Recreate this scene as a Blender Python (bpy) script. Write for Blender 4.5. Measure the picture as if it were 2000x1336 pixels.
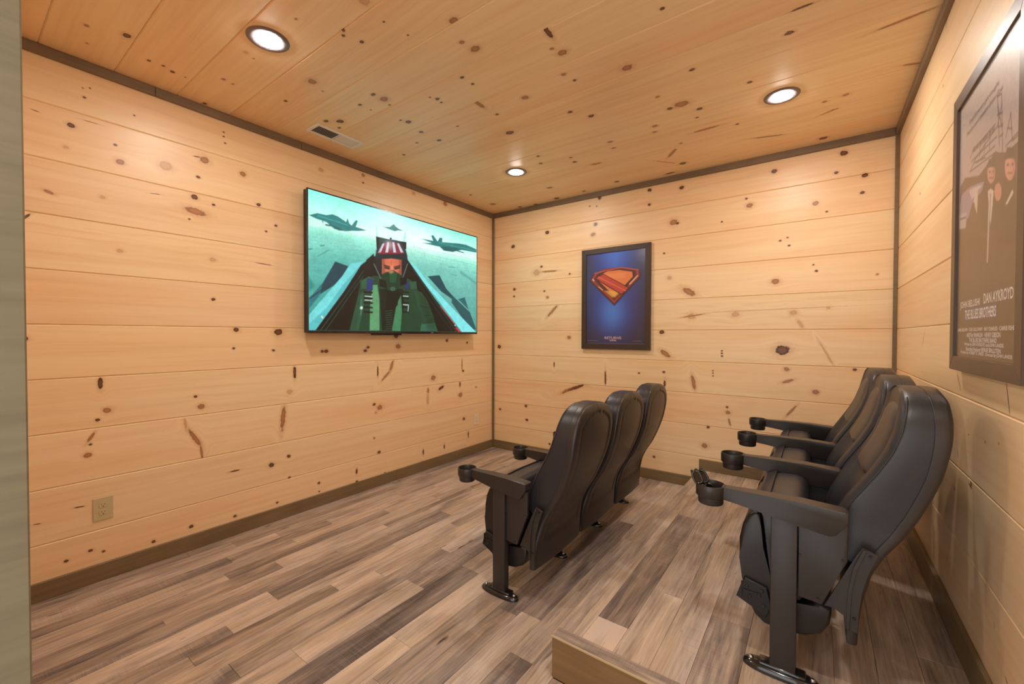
import bpy, bmesh, math, random
import numpy as np
from mathutils import Matrix, Vector

for o in list(bpy.data.objects):
    bpy.data.objects.remove(o, do_unlink=True)
S = bpy.context.scene
COL = S.collection
PI = math.pi

# ------------------------------------------------------------------ camera
F_PX = 819.0
CAM = Vector((3.1016, -3.8748, 1.3209))
yaw, pitch, roll = -0.6299, -0.0158, 0.0021
fw = Vector((math.sin(yaw)*math.cos(pitch), math.cos(yaw)*math.cos(pitch), math.sin(pitch)))
rt = Vector((math.cos(yaw), -math.sin(yaw), 0))
up = rt.cross(fw)
c_, s_ = math.cos(roll), math.sin(roll)
r2, u2 = rt*c_ + up*s_, up*c_ - rt*s_
cd = bpy.data.cameras.new('camera')
cd.sensor_width = 36.0
cd.lens = F_PX/2000*36.0
cd.clip_start = 0.02
cam = bpy.data.objects.new('camera', cd)
M = Matrix.Identity(4)
for i in range(3):
    M[i][0], M[i][1], M[i][2], M[i][3] = r2[i], u2[i], -fw[i], CAM[i]
cam.matrix_world = M
COL.objects.link(cam)
S.camera = cam

# ------------------------------------------------------------------ world, exposure, lamps
w = bpy.data.worlds.new('world')
S.world = w
w.use_nodes = True
bg = w.node_tree.nodes['Background']
bg.inputs[0].default_value = (0.96, 0.97, 0.95, 1)
bg.inputs[1].default_value = WORLD_STRENGTH = 2.5
S.view_settings.view_transform = 'Standard'
S.view_settings.look = 'None'
S.view_settings.gamma = 1
S.view_settings.use_curve_mapping = False
S.view_settings.exposure = 0.0
LAMP = 390.0            # emission of each can-light lens

H = 2.74               # ceiling height
W = 3.538              # room width (x), back wall at y = 0
YF = -3.80             # inner face of the entrance wall
PITCH = 0.274
RX, RY, RZ = 2.285, -2.488, 0.165     # riser: left edge, near end, height

# ------------------------------------------------------------------ helpers
def link(name, me, mats=None, parent=None, smooth=False):
    o = bpy.data.objects.new(name, me)
    COL.objects.link(o)
    if mats is not None:
        for m in (mats if isinstance(mats, (list, tuple)) else [mats]):
            me.materials.append(m)
    if parent: o.parent = parent
    if smooth:
        me.polygons.foreach_set('use_smooth', [True]*len(me.polygons))
    return o

def tag(o, label=None, cat=None, group=None, kind=None):
    if label: o['label'] = label
    if cat: o['category'] = cat
    if group: o['group'] = group
    if kind: o['kind'] = kind
    return o

def empty(name, loc=(0, 0, 0), parent=None):
    o = bpy.data.objects.new(name, None)
    o.empty_display_size = 0.1
    COL.objects.link(o)
    o.location = loc
    if parent: o.parent = parent
    return o

def bm_to(name, bm, mats, parent=None, smooth=False, autos=None):
    bmesh.ops.recalc_face_normals(bm, faces=bm.faces)
    me = bpy.data.meshes.new(name)
    bm.to_mesh(me); bm.free()
    o = link(name, me, mats, parent)
    if smooth:
        if autos is None:
            me.polygons.foreach_set('use_smooth', [True]*len(me.polygons))
        else:
            me.polygons.foreach_set('use_smooth', [True]*len(me.polygons))
            me.set_sharp_from_angle(angle=math.radians(autos))
    return o

def add_box(bm, x0, x1, y0, y1, z0, z1, bev=0, seg=1):
    vs = [bm.verts.new(p) for p in [(x0,y0,z0),(x1,y0,z0),(x1,y1,z0),(x0,y1,z0),(x0,y0,z1),(x1,y0,z1),(x1,y1,z1),(x0,y1,z1)]]
    fs = [bm.faces.new([vs[i] for i in f]) for f in [(0,3,2,1),(4,5,6,7),(0,1,5,4),(1,2,6,5),(2,3,7,6),(3,0,4,7)]]
    if bev:
        es = {e for f in fs for e in f.edges}
        bmesh.ops.bevel(bm, geom=list(es), offset=bev, segments=seg, profile=0.5, affect='EDGES')

def box(name, x0, x1, y0, y1, z0, z1, mat, parent=None, bev=0, seg=1):
    bm = bmesh.new(); add_box(bm, x0, x1, y0, y1, z0, z1, bev, seg)
    return bm_to(name, bm, mat, parent)

def add_prism(bm, poly, a0, a1, plane='xz', bev=0, seg=2):
    def P(u, v, a):
        return {'xz': (u, a, v), 'xy': (u, v, a), 'yz': (a, u, v)}[plane]
    n = len(poly)
    b0 = [bm.verts.new(P(u, v, a0)) for u, v in poly]
    b1 = [bm.verts.new(P(u, v, a1)) for u, v in poly]
    fs = [bm.faces.new(b0[::-1]), bm.faces.new(b1)]
    for i in range(n):
        fs.append(bm.faces.new([b0[i], b0[(i+1) % n], b1[(i+1) % n], b1[i]]))
    if bev:
        es = list(set(list(fs[0].edges)+list(fs[1].edges)))
        bmesh.ops.bevel(bm, geom=es, offset=bev, segments=seg, profile=0.5, affect='EDGES')

def add_lathe(bm, prof, cx, cy, n=32, close=False):
    rings = []
    for r, z in prof:
        if r < 1e-6:
            rings.append([bm.verts.new((cx, cy, z))])
        else:
            rings.append([bm.verts.new((cx+r*math.cos(2*PI*i/n), cy+r*math.sin(2*PI*i/n), z)) for i in range(n)])
    for a, b in zip(rings[:-1], rings[1:]):
        for i in range(n):
            j = (i+1) % n
            if len(a) == 1 and len(b) == 1: continue
            if len(a) == 1: bm.faces.new([a[0], b[i], b[j]])
            elif len(b) == 1: bm.faces.new([a[i], a[j], b[0]])
            else: bm.faces.new([a[i], a[j], b[j], b[i]])

def loft(bm, loops, cap0=True, cap1=True, closed=True):
    vs = [[bm.verts.new(p) for p in lp] for lp in loops]
    n = len(vs[0])
    for a, b in zip(vs[:-1], vs[1:]):
        for i in range(n if closed else n-1):
            j = (i+1) % n
            bm.faces.new([a[i], a[j], b[j], b[i]])
    if cap0: bm.faces.new(vs[0][::-1])
    if cap1: bm.faces.new(vs[-1])
    return vs

def add_tube(bm, pts, r, n=8):
    loops = []
    for i, p in enumerate(pts):
        p = Vector(p)
        t = (Vector(pts[min(i+1, len(pts)-1)])-Vector(pts[max(i-1, 0)])).normalized()
        a = t.cross(Vector((0.31, 0.27, 0.91))).normalized(); b = t.cross(a)
        rr = r[i] if isinstance(r, (list, tuple)) else r
        loops.append([p+(a*math.cos(2*PI*k/n)+b*math.sin(2*PI*k/n))*rr for k in range(n)])
    loft(bm, loops)

def interp(x, xs, ys):
    return float(np.interp(x, xs, ys))

def copy_tree(o, parent=None):
    c = o.copy(); COL.objects.link(c); c.parent = parent
    for ch in [k for k in bpy.data.objects if k.parent == o]:
        copy_tree(ch, c)
    return c

# ------------------------------------------------------------------ materials
def new_mat(name):
    m = bpy.data.materials.new(name); m.use_nodes = True
    nt = m.node_tree
    return m, nt, nt.nodes, nt.links, nt.nodes['Principled BSDF']

def simple(name, col, rough=0.5, metal=0.0, bump=0.0, bscale=300, coat=0.0, var=0.0, spec=0.5):
    m, nt, N, L, B = new_mat(name)
    B.inputs['Base Color'].default_value = (*col, 1)
    B.inputs['Roughness'].default_value = rough
    B.inputs['Metallic'].default_value = metal
    B.inputs['Coat Weight'].default_value = coat
    B.inputs['Specular IOR Level'].default_value = spec
    tc = N.new('ShaderNodeTexCoord')
    if bump:
        nz = N.new('ShaderNodeTexNoise'); nz.inputs['Scale'].default_value = bscale; nz.inputs['Detail'].default_value = 3
        L.new(tc.outputs['Object'], nz.inputs['Vector'])
        bp = N.new('ShaderNodeBump'); bp.inputs['Strength'].default_value = bump; bp.inputs['Distance'].default_value = 0.001
        L.new(nz.outputs['Fac'], bp.inputs['Height']); L.new(bp.outputs['Normal'], B.inputs['Normal'])
    n2 = N.new('ShaderNodeTexNoise'); n2.inputs['Scale'].default_value = 9; n2.inputs['Detail'].default_value = 4
    L.new(tc.outputs['Object'], n2.inputs['Vector'])
    mr = N.new('ShaderNodeMapRange'); mr.inputs[3].default_value = rough*(1-0.12); mr.inputs[4].default_value = min(1, rough*1.12)
    L.new(n2.outputs['Fac'], mr.inputs[0]); L.new(mr.outputs[0], B.inputs['Roughness'])
    if var:
        mx = N.new('ShaderNodeMix'); mx.data_type = 'RGBA'
        mx.inputs[6].default_value = (*[c*(1-var) for c in col], 1); mx.inputs[7].default_value = (*[min(1, c*(1+var)) for c in col], 1)
        L.new(n2.outputs['Fac'], mx.inputs[0]); L.new(mx.outputs[2], B.inputs['Base Color'])
    return m

def math_node(nt, op, a, b=None, c=None, clamp=False):
    n = nt.nodes.new('ShaderNodeMath'); n.operation = op; n.use_clamp = clamp
    for i, v in enumerate((a, b, c)):
        if v is None: continue
        if isinstance(v, (int, float)): n.inputs[i].default_value = v
        else: nt.links.new(v, n.inputs[i])
    return n.outputs[0]

# node group: one knot.  in: Vector(x,y), cx, cy, ia(1/a), ib(1/b), cos, sin   out: squared distance-like field + grain offset
def make_knot_groups():
    g = bpy.data.node_groups.new('knot_field', 'ShaderNodeTree')
    for n_ in ('X', 'Y', 'Wob', 'cx', 'cy', 'ia', 'ib', 'cos', 'sin'):
        g.interface.new_socket(n_, in_out='INPUT', socket_type='NodeSocketFloat')
    for n_ in ('D', 'Off'):
        g.interface.new_socket(n_, in_out='OUTPUT', socket_type='NodeSocketFloat')
    I = g.nodes.new('NodeGroupInput'); O = g.nodes.new('NodeGroupOutput')
    i = I.outputs
    dx = math_node(g, 'SUBTRACT', i['X'], i['cx']); dy = math_node(g, 'SUBTRACT', i['Y'], i['cy'])
    p = math_node(g, 'MULTIPLY_ADD', dy, i['sin'], math_node(g, 'MULTIPLY', dx, i['cos']))
    q = math_node(g, 'SUBTRACT', math_node(g, 'MULTIPLY', dy, i['cos']), math_node(g, 'MULTIPLY', dx, i['sin']))
    p = math_node(g, 'MULTIPLY', p, i['ia']); q = math_node(g, 'MULTIPLY', q, i['ib'])
    d2 = math_node(g, 'MULTIPLY_ADD', p, p, math_node(g, 'MULTIPLY', q, q))
    d = math_node(g, 'MULTIPLY', math_node(g, 'SQRT', d2), i['Wob'])
    g.links.new(d, O.inputs['D'])
    e = math_node(g, 'EXPONENT', math_node(g, 'MULTIPLY', d2, -0.10))
    off = math_node(g, 'MULTIPLY', math_node(g, 'MULTIPLY', dy, e), -0.85)
    g.links.new(off, O.inputs['Off'])
    k = bpy.data.node_groups.new('knot_colour', 'ShaderNodeTree')
    k.interface.new_socket('Color', in_out='INPUT', socket_type='NodeSocketColor')
    k.interface.new_socket('D', in_out='INPUT', socket_type='NodeSocketFloat')
    k.interface.new_socket('Core', in_out='INPUT', socket_type='NodeSocketColor')
    k.interface.new_socket('Ring', in_out='INPUT', socket_type='NodeSocketFloat')
    k.interface.new_socket('Amt', in_out='INPUT', socket_type='NodeSocketFloat')
    k.interface.new_socket('Color', in_out='OUTPUT', socket_type='NodeSocketColor')
    I = k.nodes.new('NodeGroupInput'); O = k.nodes.new('NodeGroupOutput'); i = I.outputs
    def sm(v, a, b):
        n = k.nodes.new('ShaderNodeMapRange'); n.interpolation_type = 'SMOOTHSTEP'
        n.inputs[1].default_value = a; n.inputs[2].default_value = b; n.inputs[3].default_value = 1; n.inputs[4].default_value = 0
        k.links.new(v, n.inputs[0]); return n.outputs[0]
    def mix(f, a, b):
        n = k.nodes.new('ShaderNodeMix'); n.data_type = 'RGBA'
        for s, v in ((0, f), (6, a), (7, b)):
            if isinstance(v, tuple): n.inputs[s].default_value = v
            else: k.links.new(v, n.inputs[s])
        return n.outputs[2]
    halo = math_node(k, 'MULTIPLY', math_node(k, 'MULTIPLY', sm(i['D'], 0.6, 2.6), i['Amt']), 0.42)
    c = mix(halo, i['Color'], (0.52, 0.22, 0.075, 1))
    core = math_node(k, 'MULTIPLY', sm(i['D'], 0.72, 1.12), i['Amt'])
    c = mix(core, c, i['Core'])
    ring = math_node(k, 'MULTIPLY', sm(i['D'], 0.9, 1.15), math_node(k, 'SUBTRACT', 1.0, sm(i['D'], 0.45, 0.85)))
    ring = math_node(k, 'MULTIPLY', ring, i['Ring'])
    c = mix(ring, c, (0.045, 0.014, 0.006, 1))
    k.links.new(c, O.inputs['Color'])
    return g, k
KF, KC = make_knot_groups()

def pine(name, knots, seed, light=(0.895, 0.665, 0.400), dark=(0.70, 0.412, 0.182), amt=1.0):
    """Lacquered knotty pine. Local x runs along the board, y across it.  knots: (x, y, a, b, angle, type)"""
    rnd = random.Random(seed)
    m, nt, N, L, B = new_mat(name)
    tc = N.new('ShaderNodeTexCoord'); sep = N.new('ShaderNodeSeparateXYZ'); L.new(tc.outputs['Object'], sep.inputs[0])
    X, Y = sep.outputs[0], sep.outputs[1]
    wn = N.new('ShaderNodeTexNoise'); wn.inputs['Scale'].default_value = 45; wn.inputs['Detail'].default_value = 2
    L.new(tc.outputs['Object'], wn.inputs['Vector'])
    wob = math_node(nt, 'MULTIPLY_ADD', wn.outputs['Fac'], 0.9, 0.55)
    fields = []; Y2 = Y
    for (cx, cy, a, b, ang, t) in knots:
        g = N.new('ShaderNodeGroup'); g.node_tree = KF
        L.new(X, g.inputs['X']); L.new(Y, g.inputs['Y']); L.new(wob, g.inputs['Wob'])
        for nme, v in (('cx', cx), ('cy', cy), ('ia', 1/max(a, .0015)), ('ib', 1/max(b, .0015)), ('cos', math.cos(ang)), ('sin', math.sin(ang))):
            g.inputs[nme].default_value = v
        fields.append((g.outputs['D'], t))
        Y2 = math_node(nt, 'ADD', Y2, g.outputs['Off'])
    off = N.new('ShaderNodeCombineXYZ')
    xs = math_node(nt, 'ADD', X, seed*7.31)
    L.new(xs, off.inputs[0]); L.new(Y2, off.inputs[1]); off.inputs[2].default_value = seed*0.37
    def noise(sx, sy, detail, dist=0.0, rough=0.55):
        mp = N.new('ShaderNodeMapping'); mp.inputs['Scale'].default_value = (sx, sy, 1)
        L.new(off.outputs[0], mp.inputs['Vector'])
        n = N.new('ShaderNodeTexNoise'); n.inputs['Scale'].default_value = 1; n.inputs['Detail'].default_value = detail
        n.inputs['Roughness'].default_value = rough; n.inputs['Distortion'].default_value = dist
        L.new(mp.outputs[0], n.inputs['Vector']); return n.outputs['Fac']
    broad = noise(0.55, 5.0, 3)
    fine = noise(2.2, 150.0, 4, 0.2)
    mid = noise(1.1, 26.0, 4, 0.4)
    ringf = math_node(nt, 'MULTIPLY_ADD', Y2, rnd.uniform(5, 9), math_node(nt, 'MULTIPLY', broad, rnd.uniform(5.5, 8)))
    rings = math_node(nt, 'PINGPONG', ringf, 0.5)
    rings = math_node(nt, 'MULTIPLY', math_node(nt, 'POWER', math_node(nt, 'MULTIPLY', rings, 2), 3.0), rnd.choice([.25, .45, .8]))
    v = math_node(nt, 'MULTIPLY_ADD', mid, 1.5, -0.60)
    v = math_node(nt, 'ADD', v, math_node(nt, 'MULTIPLY', rings, 0.38))
    v = math_node(nt, 'ADD', v, math_node(nt, 'MULTIPLY_ADD', fine, 0.7, -0.35), clamp=True)
    tint = rnd.uniform(-1, 1)
    pink = rnd.uniform(-1, 1)
    li = tuple(min(.93, c*(1+0.03*tint+pink*k)) for c, k in zip(light, (0.006, -0.028, -0.03)))
    da = tuple(c*(1+0.06*tint+pink*k) for c, k in zip(dark, (0.015, -0.05, -0.03)))
    mx = N.new('ShaderNodeMix'); mx.data_type = 'RGBA'
    mx.inputs[6].default_value = (*li, 1); mx.inputs[7].default_value = (*da, 1)
    L.new(math_node(nt, 'MULTIPLY', v, 0.62), mx.inputs[0])
    c = mx.outputs[2]
    b2 = N.new('ShaderNodeMix'); b2.data_type = 'RGBA'; b2.blend_type = 'MULTIPLY'; b2.inputs[7].default_value = (0.98, 0.87, 0.79, 1)
    n3 = noise(0.4, 3.2, 2)
    mr = N.new('ShaderNodeMapRange'); mr.inputs[1].default_value = 0.42; mr.inputs[2].default_value = 0.72
    L.new(n3, mr.inputs[0]); L.new(mr.outputs[0], b2.inputs[0]); L.new(c, b2.inputs[6]); c = b2.outputs[2]
    for D, t in fields:
        g = N.new('ShaderNodeGroup'); g.node_tree = KC
        L.new(c, g.inputs['Color']); L.new(D, g.inputs['D'])
        core, ring, am = {'d': ((0.17, 0.055, 0.018, 1), 0.9, 0.95), 'b': ((0.43, 0.17, 0.06, 1), 0.38, 0.88), 'f': ((0.60, 0.30, 0.13, 1), 0.12, 0.6)}[t]
        g.inputs['Core'].default_value = core; g.inputs['Ring'].default_value = ring*amt; g.inputs['Amt'].default_value = am*amt
        c = g.outputs['Color']
    L.new(c, B.inputs['Base Color'])
    B.inputs['Roughness'].default_value = 0.36
    mr2 = N.new('ShaderNodeMapRange'); mr2.inputs[3].default_value = 0.30; mr2.inputs[4].default_value = 0.46
    L.new(mid, mr2.inputs[0]); L.new(mr2.outputs[0], B.inputs['Roughness'])
    bp = N.new('ShaderNodeBump'); bp.inputs['Strength'].default_value = 0.12; bp.inputs['Distance'].default_value = 0.0008
    L.new(fine, bp.inputs['Height']); L.new(bp.outputs['Normal'], B.inputs['Normal'])
    return m

def stained(name, col=(0.175, 0.115, 0.052), seed=1):
    """olive brown stained pine for trim and baseboards; long axis taken from object x or y"""
    m, nt, N, L, B = new_mat(name)
    tc = N.new('ShaderNodeTexCoord')
    mp = N.new('ShaderNodeMapping'); mp.inputs['Scale'].default_value = (3, 3, 60); L.new(tc.outputs['Object'], mp.inputs['Vector'])
    n = N.new('ShaderNodeTexNoise'); n.inputs['Scale'].default_value = 1; n.inputs['Detail'].default_value = 5; n.inputs['Distortion'].default_value = 0.5
    L.new(mp.outputs[0], n.inputs['Vector'])
    n2 = N.new('ShaderNodeTexNoise'); n2.inputs['Scale'].default_value = 2.7; n2.inputs['Detail'].default_value = 3
    L.new(tc.outputs['Object'], n2.inputs['Vector'])
    f = math_node(nt, 'MULTIPLY_ADD', n.outputs['Fac'], 0.8, math_node(nt, 'MULTIPLY_ADD', n2.outputs['Fac'], 0.9, -0.35), clamp=True)
    mx = N.new('ShaderNodeMix'); mx.data_type = 'RGBA'
    mx.inputs[6].default_value = (*[c*0.62 for c in col], 1); mx.inputs[7].default_value = (col[0]*1.35, col[1]*1.3, col[2]*1.35, 1)
    L.new(f, mx.inputs[0]); L.new(mx.outputs[2], B.inputs['Base Color'])
    B.inputs['Roughness'].default_value = 0.45
    bp = N.new('ShaderNodeBump'); bp.inputs['Strength'].default_value = 0.15; bp.inputs['Distance'].default_value = 0.001
    L.new(n.outputs['Fac'], bp.inputs['Height']); L.new(bp.outputs['Normal'], B.inputs['Normal'])
    return m

def plank_mat():
    """weathered vinyl oak planks; object properties tone and seed vary each plank; grain runs along object y"""
    m, nt, N, L, B = new_mat('vinyl_plank')
    tc = N.new('ShaderNodeTexCoord')
    at = N.new('ShaderNodeAttribute'); at.attribute_type = 'OBJECT'; at.attribute_name = 'tone'
    sd = N.new('ShaderNodeAttribute'); sd.attribute_type = 'OBJECT'; sd.attribute_name = 'seed'
    sep = N.new('ShaderNodeSeparateXYZ'); L.new(tc.outputs['Object'], sep.inputs[0])
    cb = N.new('ShaderNodeCombineXYZ')
    L.new(sep.outputs[0], cb.inputs[0]); L.new(sep.outputs[1], cb.inputs[1]); L.new(sd.outputs['Fac'], cb.inputs[2])
    def noise(sx, sy, detail, dist=0.0, rough=0.6):
        mp = N.new('ShaderNodeMapping'); mp.inputs['Scale'].default_value = (sx, sy, 1)
        L.new(cb.outputs[0], mp.inputs['Vector'])
        n = N.new('ShaderNodeTexNoise'); n.inputs['Scale'].default_value = 1; n.inputs['Detail'].default_value = detail
        n.inputs['Roughness'].default_value = rough; n.inputs['Distortion'].default_value = dist
        L.new(mp.outputs[0], n.inputs['Vector']); return n.outputs['Fac']
    grain = noise(100, 4.5, 6, 0.5)
    patch = noise(13, 2.0, 3, 0.5)
    saw = noise(5, 240, 2)
    sawm = noise(5, 1.4, 1)
    cr = N.new('ShaderNodeValToRGB')
    els = cr.color_ramp.elements
    els[0].position = 0.0; els[0].color = (0.085, 0.060, 0.050, 1)
    els[1].position = 1.0; els[1].color = (0.70, 0.52, 0.37, 1)
    for p, c in ((0.25, (0.20, 0.147, 0.112, 1)), (0.5, (0.375, 0.27, 0.19, 1)), (0.75, (0.54, 0.40, 0.28, 1))):
        e = els.new(p); e.color = c
    v = math_node(nt, 'ADD', at.outputs['Fac'], math_node(nt, 'MULTIPLY_ADD', grain, 0.85, -0.425))
    v = math_node(nt, 'ADD', v, math_node(nt, 'MULTIPLY_ADD', patch, 1.15, -0.575))
    sw = math_node(nt, 'MULTIPLY', math_node(nt, 'MULTIPLY_ADD', saw, 0.5, -0.25), math_node(nt, 'MULTIPLY_ADD', sawm, 5, -2.4, clamp=True))
    v = math_node(nt, 'ADD', v, sw, clamp=True)
    L.new(v, cr.inputs[0])
    ck = noise(60, 3.0, 2, 1.2)
    ckm = math_node(nt, 'MULTIPLY', math_node(nt, 'MULTIPLY_ADD', ck, -9.0, 3.1, clamp=True), 0.7)
    fl_ = noise(34, 90, 2)
    flm = math_node(nt, 'MULTIPLY', math_node(nt, 'MULTIPLY_ADD', fl_, 12.0, -8.4, clamp=True), math_node(nt, 'MULTIPLY_ADD', noise(4, 1.1, 1), 6, -3.6, clamp=True))
    # small dark knots, checks and pale worn flecks
    kn = noise(22, 6, 1, 0.4)
    mr = N.new('ShaderNodeMapRange'); mr.inputs[1].default_value = 0.735; mr.inputs[2].default_value = 0.82
    L.new(kn, mr.inputs[0])
    mx = N.new('ShaderNodeMix'); mx.data_type = 'RGBA'; mx.inputs[7].default_value = (0.07, 0.042, 0.028, 1)
    L.new(math_node(nt, 'MAXIMUM', mr.outputs[0], ckm), mx.inputs[0])
    wf_ = N.new('ShaderNodeMix'); wf_.data_type = 'RGBA'; wf_.inputs[7].default_value = (0.72, 0.62, 0.52, 1)
    L.new(flm, wf_.inputs[0]); L.new(cr.outputs[0], wf_.inputs[6]); L.new(wf_.outputs[2], mx.inputs[6])
    # grey/pink hue drift
    hu = noise(7, 0.9, 2)
    mx2 = N.new('ShaderNodeMix'); mx2.data_type = 'RGBA'; mx2.blend_type = 'MULTIPLY'; mx2.inputs[7].default_value = (0.92, 1.0, 1.22, 1)
    L.new(math_node(nt, 'MULTIPLY_ADD', hu, 2.4, -0.75, clamp=True), mx2.inputs[0]); L.new(mx.outputs[2], mx2.inputs[6])
    L.new(mx2.outputs[2], B.inputs['Base Color'])
    mr2 = N.new('ShaderNodeMapRange'); mr2.inputs[3].default_value = 0.34; mr2.inputs[4].default_value = 0.52
    L.new(patch, mr2.inputs[0]); L.new(mr2.outputs[0], B.inputs['Roughness'])
    bp = N.new('ShaderNodeBump'); bp.inputs['Strength'].default_value = 0.2; bp.inputs['Distance'].default_value = 0.0008
    L.new(grain, bp.inputs['Height']); L.new(bp.outputs['Normal'], B.inputs['Normal'])
    return m

M_PLANK = plank_mat()
M_STAIN = stained('olive_stained_wood', (0.20, 0.135, 0.062))
M_STAIN_DK = stained('olive_stained_trim', (0.20, 0.140, 0.085))
M_DARK = simple('dark_gap', (0.05, 0.03, 0.015), 0.9)
M_SUB = simple('backing_board', (0.30, 0.17, 0.08), 0.9)
M_PLASTIC = simple('charcoal_plastic', (0.030, 0.0245, 0.0225), 0.34, bump=0.25, bscale=900)
M_STEEL = simple('charcoal_painted_steel', (0.030, 0.0245, 0.0232), 0.45, bump=0.15, bscale=700)
M_GLOSS = simple('glossy_black_plastic', (0.012, 0.012, 0.013), 0.16, coat=0.5)
M_VINYL = simple('navy_black_vinyl', (0.025, 0.0235, 0.0275), 0.38, bump=0.35, bscale=420)
M_PAN = simple('black_pan_plastic', (0.018, 0.015, 0.015), 0.36, bump=0.2, bscale=700)
M_CHROME = simple('bolt_metal', (0.45, 0.44, 0.42), 0.3, metal=1)
M_BLKMET = simple('black_metal', (0.02, 0.02, 0.021), 0.3, metal=0.3)
M_FRAME = simple('dark_brown_frame', (0.052, 0.032, 0.022), 0.38, bump=0.1)
M_FRAME2 = simple('bronze_brown_frame', (0.085, 0.052, 0.034), 0.36, bump=0.1)
M_BEZEL = simple('tv_bezel', (0.020, 0.014, 0.016), 0.25, coat=0.3)
M_WHITE = simple('white_enamel', (0.80, 0.76, 0.72), 0.4)
M_IVORY = simple('ivory_plastic', (0.58, 0.47, 0.26), 0.38)
M_CREAM = simple('pale_plastic', (0.80, 0.68, 0.48), 0.38)
M_SLOT = simple('slot_dark', (0.06, 0.035, 0.012), 0.8)
M_RING = simple('bronze_trim_ring', (0.20, 0.165, 0.175), 0.4, metal=0.35)
M_VOID = simple('duct_dark', (0.03, 0.026, 0.024), 0.9)

def lamp_mat():
    m, nt, N, L, B = new_mat('lamp_lens')
    B.inputs['Base Color'].default_value = (1, 1, 1, 1)
    B.inputs['Emission Color'].default_value = (1.0, 0.95, 0.885, 1)
    B.inputs['Emission Strength'].default_value = LAMP
    return m
M_LAMP = lamp_mat()

def print_mat(name, emis=0.0, rough=0.5):
    m, nt, N, L, B = new_mat(name)
    a = N.new('ShaderNodeAttribute'); a.attribute_name = 'print'
    if emis:
        B.inputs['Base Color'].default_value = (0.01, 0.01, 0.01, 1)
        L.new(a.outputs['Color'], B.inputs['Emission Color']); B.inputs['Emission Strength'].default_value = emis
    else:
        L.new(a.outputs['Color'], B.inputs['Base Color'])
    B.inputs['Roughness'].default_value = rough
    return m

def pane_mat():
    m = bpy.data.materials.new('acrylic_pane'); m.use_nodes = True
    nt = m.node_tree; N = nt.nodes; N.clear()
    o = N.new('ShaderNodeOutputMaterial'); mix = N.new('ShaderNodeMixShader'); t = N.new('ShaderNodeBsdfTransparent'); g = N.new('ShaderNodeBsdfGlossy')
    lw = N.new('ShaderNodeLayerWeight'); lw.inputs[0].default_value = 0.5; g.inputs['Roughness'].default_value = 0.2
    fac = math_node(nt, 'MULTIPLY_ADD', math_node(nt, 'POWER', lw.outputs['Facing'], 5.0), 0.45, 0.03)
    nt.links.new(fac, mix.inputs[0]); nt.links.new(t.outputs[0], mix.inputs[1]); nt.links.new(g.outputs[0], mix.inputs[2]); nt.links.new(mix.outputs[0], o.inputs[0])
    return m
M_PANE = pane_mat()

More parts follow.
